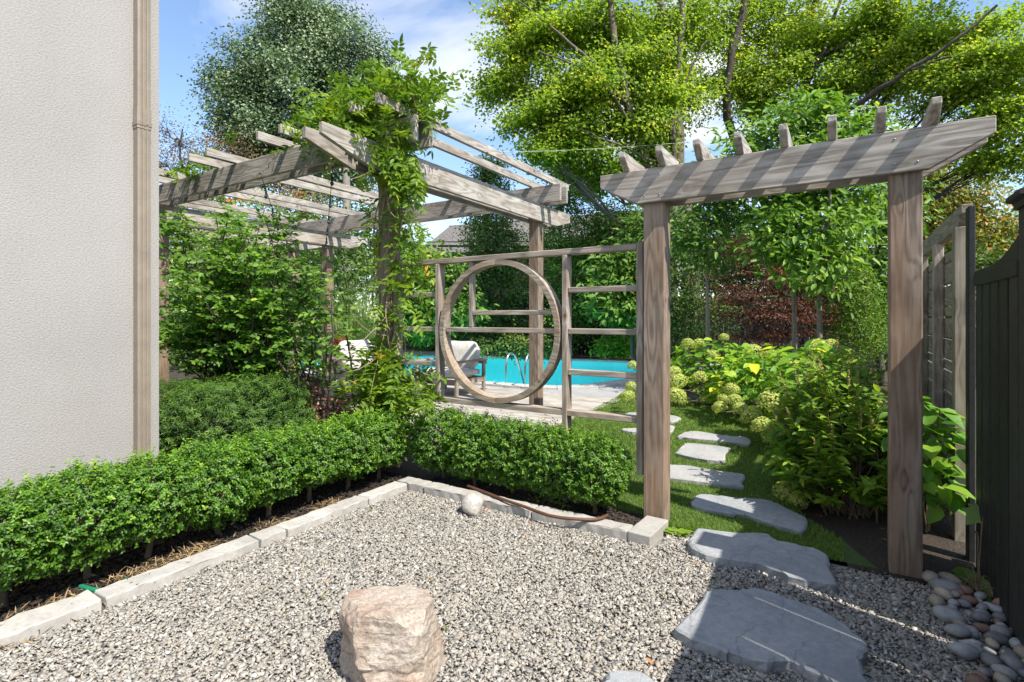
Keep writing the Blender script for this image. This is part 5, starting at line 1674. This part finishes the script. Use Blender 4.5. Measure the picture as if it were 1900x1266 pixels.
tree('leafy_shrub', 'large leaved shrub behind the vine covered post and screen', 'shrub', foot(820, 15.6), lobes_px([(815, 520, 15.6, 50, 50, 1), (845, 580, 15.4, 45, 40, .8), (790, 590, 15.8, 45, 40, .8), (780, 500, 16, 50, 50, .9), (755, 560, 16, 40, 55, .8)]), 5200, .17, .09, 'mid', 'bark', .07, None, None, .25, 10, shape=6, per=26)
for px, d, lab, m_ in [(865, 16.3, 'low dark shrub under the pruned tree, left of its trunk', 'dark'), (960, 16.2, 'low dark shrub under the pruned tree, right of its trunk', 'dark'), (1010, 15.9, 'low dark shrub at the rear fence behind the far pergola post', 'dark'), (1145, 15.4, 'low hydrangea like shrub by the rear fence near the arbor post', 'hydra')]:
    tree('low_shrub', lab, 'shrub', foot(px, d), lobes_px([(px, 640, d, 26, 18, 1), (px + 22, 646, d - .2, 18, 12, .6), (px - 20, 645, d, 18, 13, .6)]), 1500, .11, .06, m_, 'stem', .03, None, 'low shrubs along the rear fence', .14, 8, per=30)

# miscanthus clump
mi = thing('ornamental_grass', 'tall arching ornamental grass clump behind the vine post', 'grass clump', foot(655, 13.2))
b0 = foot(655, 13.2)
Vs, Fs, Ts, o_ = [], [], [], 0
for i in range(520):
    a = rng.uniform(0, 6.28); rr_ = rng.uniform(0, .42)
    b = b0 + np.array([math.cos(a) * rr_ * 1.35, math.sin(a) * rr_, 0])
    h_ = rng.uniform(1.7, 2.75); lean = rng.uniform(.1, .55)
    dirx = np.array([math.cos(a), math.sin(a), 0]) * lean + rng.normal(0, .1, 3) * [1, 1, 0]
    tt = np.linspace(0, 1, 6)[:, None]
    P = b + np.array([0, 0, 1.0]) * h_ * (tt - .22 * lean * 2 * tt ** 3) + dirx * h_ * .55 * tt ** 2.2
    sd_ = np.array([-math.sin(a + 1), math.cos(a + 1), 0]) * rng.uniform(.006, .013)
    w_ = (1 - tt ** 2 * .95)
    V = np.concatenate([P - sd_ * w_, P + sd_ * w_])
    k = np.arange(5)
    Vs.append(V); Fs.append(np.stack([k, k + 1, k + 7, k + 6], 1) + o_); o_ += 12
    Ts.append(np.full(12, np.clip(rng.normal(.5, .25), 0, 1)))
link('blades', npmesh('blades', np.concatenate(Vs), [np.concatenate(Fs)], tint=np.concatenate(Ts)), I4, mi, LM['miscanthus'])

# ------------------------------------------------------------------ big trees
tree('maple_tree', 'huge sunlit yellow green maple behind the arbor, left crown over the sky', 'tree', foot(1262, 15.5),
     lobes_px([(985, 95, 14.8, 85, 60, 1.1), (935, 150, 14.6, 45, 35, .4), (1060, 165, 14.5, 95, 65, 1.3), (1010, 215, 14.3, 70, 45, .8), (1090, 60, 15.2, 100, 60, 1.3), (1150, 130, 15, 90, 70, 1.3), (1180, 220, 14.8, 85, 60, 1.1), (1070, 265, 14.4, 70, 35, .7), (1230, 60, 15.6, 90, 70, 1.3), (1140, -70, 15.5, 130, 60, .6), (980, 10, 15, 70, 50, .7), (1010, 300, 14.4, 45, 25, .3), (1120, 320, 14.8, 50, 35, .5), (1250, 160, 16.2, 70, 60, .9), (1280, -80, 16, 120, 60, .5), (1190, 300, 15.5, 45, 40, .4)]),
     78000, .108, .082, 'maple', 'bark', .34, at(1258, 330, 15.5), 'large maples behind the garden', .27, 12, limb=.34, wob=.14, crook=.25, ycl=.09, per=75, flat=.5, spray=5,
     limbs=[([(1262, 420, 15.4), (1250, 320, 15), (1243, 200, 14.6), (1262, 90, 14.4), (1268, 20, 14.4), (1250, -60, 14.4)], .19, .10), ([(1262, 420, 15.4), (1180, 260, 14.4), (1160, 170, 14), (1140, 70, 14), (1130, -50, 14)], .2, .12), ([(1160, 190, 14), (1100, 120, 13.6), (1040, 60, 13.6), (960, 0, 13.6)], .08, .03), ([(1170, 230, 14.2), (1110, 140, 13.4), (1060, 120, 13.4), (1000, 95, 13.2)], .07, .025), ([(1215, 300, 14.5), (1130, 260, 13.6), (1060, 235, 13.4)], .06, .02), ([(1250, 200, 14.3), (1300, 90, 14), (1320, 70, 14)], .05, .02), ([(1246, 330, 15), (1215, 290, 14.8), (1195, 250, 14.6)], .1, .05)])
tree('maple_tree', 'second big maple spreading over the right of the picture with a long bare limb', 'tree', foot(1440, 18),
     lobes_px([(1350, 60, 17.5, 90, 75, 1.2), (1370, 165, 17.2, 75, 60, 1), (1460, 50, 17, 100, 75, 1.3), (1450, 150, 16.5, 90, 60, 1.1), (1560, 60, 16, 100, 70, 1.3), (1560, 160, 15.8, 80, 50, 1), (1660, 50, 15, 100, 70, 1.3), (1680, 150, 14.8, 80, 50, .9), (1770, 60, 14, 90, 60, 1.1), (1790, 150, 13.8, 90, 60, 1.1), (1870, 110, 13.2, 80, 70, 1.1), (1840, 230, 13.4, 70, 40, .7), (1880, 290, 13.2, 60, 35, .5), (1770, 250, 14, 50, 30, .4), (1560, -80, 16, 180, 50, .5), (1800, -70, 14, 150, 50, .5), (1980, 200, 13, 90, 80, .5)]),
     84000, .104, .078, 'maple', 'bark_dark', .36, at(1445, 320, 18), 'large maples behind the garden', .27, 12, limb=.3, wob=.12, crook=.2, ycl=.08, per=75, flat=.5, spray=5,
     limbs=[([(1440, 420, 17.5), (1345, 230, 16.4), (1352, 120, 16), (1380, 20, 16), (1390, -60, 16)], .24, .13), ([(1440, 420, 17.5), (1500, 265, 15.5), (1600, 185, 14.2), (1690, 130, 13.4), (1780, 70, 12.9), (1850, 10, 12.6)], .16, .05), ([(1690, 130, 13.4), (1760, 105, 13.0), (1850, 100, 12.8)], .06, .02), ([(1445, 320, 17), (1470, 200, 16), (1530, 100, 15.5), (1560, 0, 15.5)], .16, .07), ([(1700, 260, 13.6), (1760, 240, 13.4), (1820, 250, 13.2)], .03, .012), ([(1530, 100, 15.5), (1600, 70, 15), (1660, 30, 14.6)], .07, .03)])
tree('oak_tree', 'large round silver green oak against the blue sky on the left', 'tree', foot(560, 27),
     lobes_px([(560, 70, 27, 85, 65, 1.2), (500, 130, 26.5, 80, 70, 1.2), (620, 120, 26.5, 85, 75, 1.3), (560, 190, 26, 120, 80, 1.8), (450, 210, 26, 65, 55, .9), (670, 190, 26.5, 55, 65, .9), (500, 260, 25.6, 90, 50, 1.1), (610, 260, 25.8, 90, 60, 1.1), (420, 160, 26.5, 38, 28, .4), (700, 110, 27, 25, 45, .3), (540, 20, 27, 45, 35, .5), (610, 45, 27, 50, 35, .5), (480, 310, 25.8, 80, 40, .6), (600, 330, 26, 90, 50, .8)]),
     90000, .16, .11, 'oak', 'bark_dark', .45, at(560, 330, 27), None, .44, 12, per=150, shell=.35, flat=.8, rnd=.7)
tree('autumn_tree', 'tree with orange and yellow tints right of the right arbor post', 'tree', foot(1790, 17),
     lobes_px([(1760, 360, 17, 75, 60, 1.2), (1800, 430, 16.8, 70, 55, 1.1), (1740, 440, 17, 60, 50, .9), (1860, 440, 16.8, 60, 40, .8), (1800, 480, 16.6, 90, 35, .8), (1900, 470, 17, 70, 40, .7), (1720, 340, 17.4, 45, 40, .6)]),
     17000, .14, .085, 'autumn', 'bark_dark', .2, None, None, .35, 12, per=40)
tree('bare_tree', 'sparse brown twiggy tree beside the house wall', 'tree', foot(330, 24),
     lobes_px([(330, 270, 24, 60, 50, 1), (390, 290, 24, 60, 40, 1), (300, 240, 24, 50, 40, .5), (440, 285, 23.5, 55, 40, 1.2), (280, 300, 24, 60, 40, .8)]),
     3200, .12, .06, 'brown', 'bark_dark', .16, at(330, 360, 24), None, .4, 34, per=20, limb=.5)
bgt = [(360, 400, 20, 'dark', 'dark hedge tree behind the pergola next to the house wall'), (440, 400, 19, 'autumn', 'yellowing bushy tree seen between the pergola purlins'), (540, 400, 21, 'brown', 'rust tinted tree under the oak, seen through the pergola'),
       (600, 430, 18, 'dark', 'dark evergreen behind the far left pergola posts'), (700, 420, 22, 'dark', 'dark tree behind the vine covered pergola post'), (500, 500, 16, 'dark', 'dark shrub bank behind the sofa'),
       (380, 520, 15, 'dark', 'dark shrub bank beside the house behind the serviceberry'), (835, 530, 21, 'mid', 'mid green tree below the neighbour roof'), (1000, 480, 22, 'dark', 'dark tree behind the columnar trees'), (1160, 420, 24, 'mid', 'pale green tree between the two columnar trees and the arbor'),
       (1330, 430, 20, 'dark', 'deep green tree behind the first cherry'), (1440, 430, 17, 'dark', 'deep green tree behind the japanese maple'), (1560, 450, 19, 'dark', 'deep green tree behind the right cherry'), (1720, 520, 15, 'dark', 'dark tree behind the tan board fence'), (1860, 540, 13, 'dark', 'dark tree behind the black picket fence')]
for px, py, d, m_, lab in bgt:
    sc2 = 20 / d
    tree('background_tree', lab, 'tree', foot(px, d), lobes_px([(px, py, d, 62 * sc2, 55 * sc2, 1), (px + 40 * sc2, py + 60 * sc2, d - .4, 55 * sc2, 50 * sc2, .9), (px - 42 * sc2, py + 65 * sc2, d + .3, 55 * sc2, 50 * sc2, .9), (px, py + 120 * sc2, d - .5, 70 * sc2, 50 * sc2, 1)]), 6500, .16, .09, m_, 'bark_dark', .14, None, 'background trees beyond the garden', .34, 8, per=40)
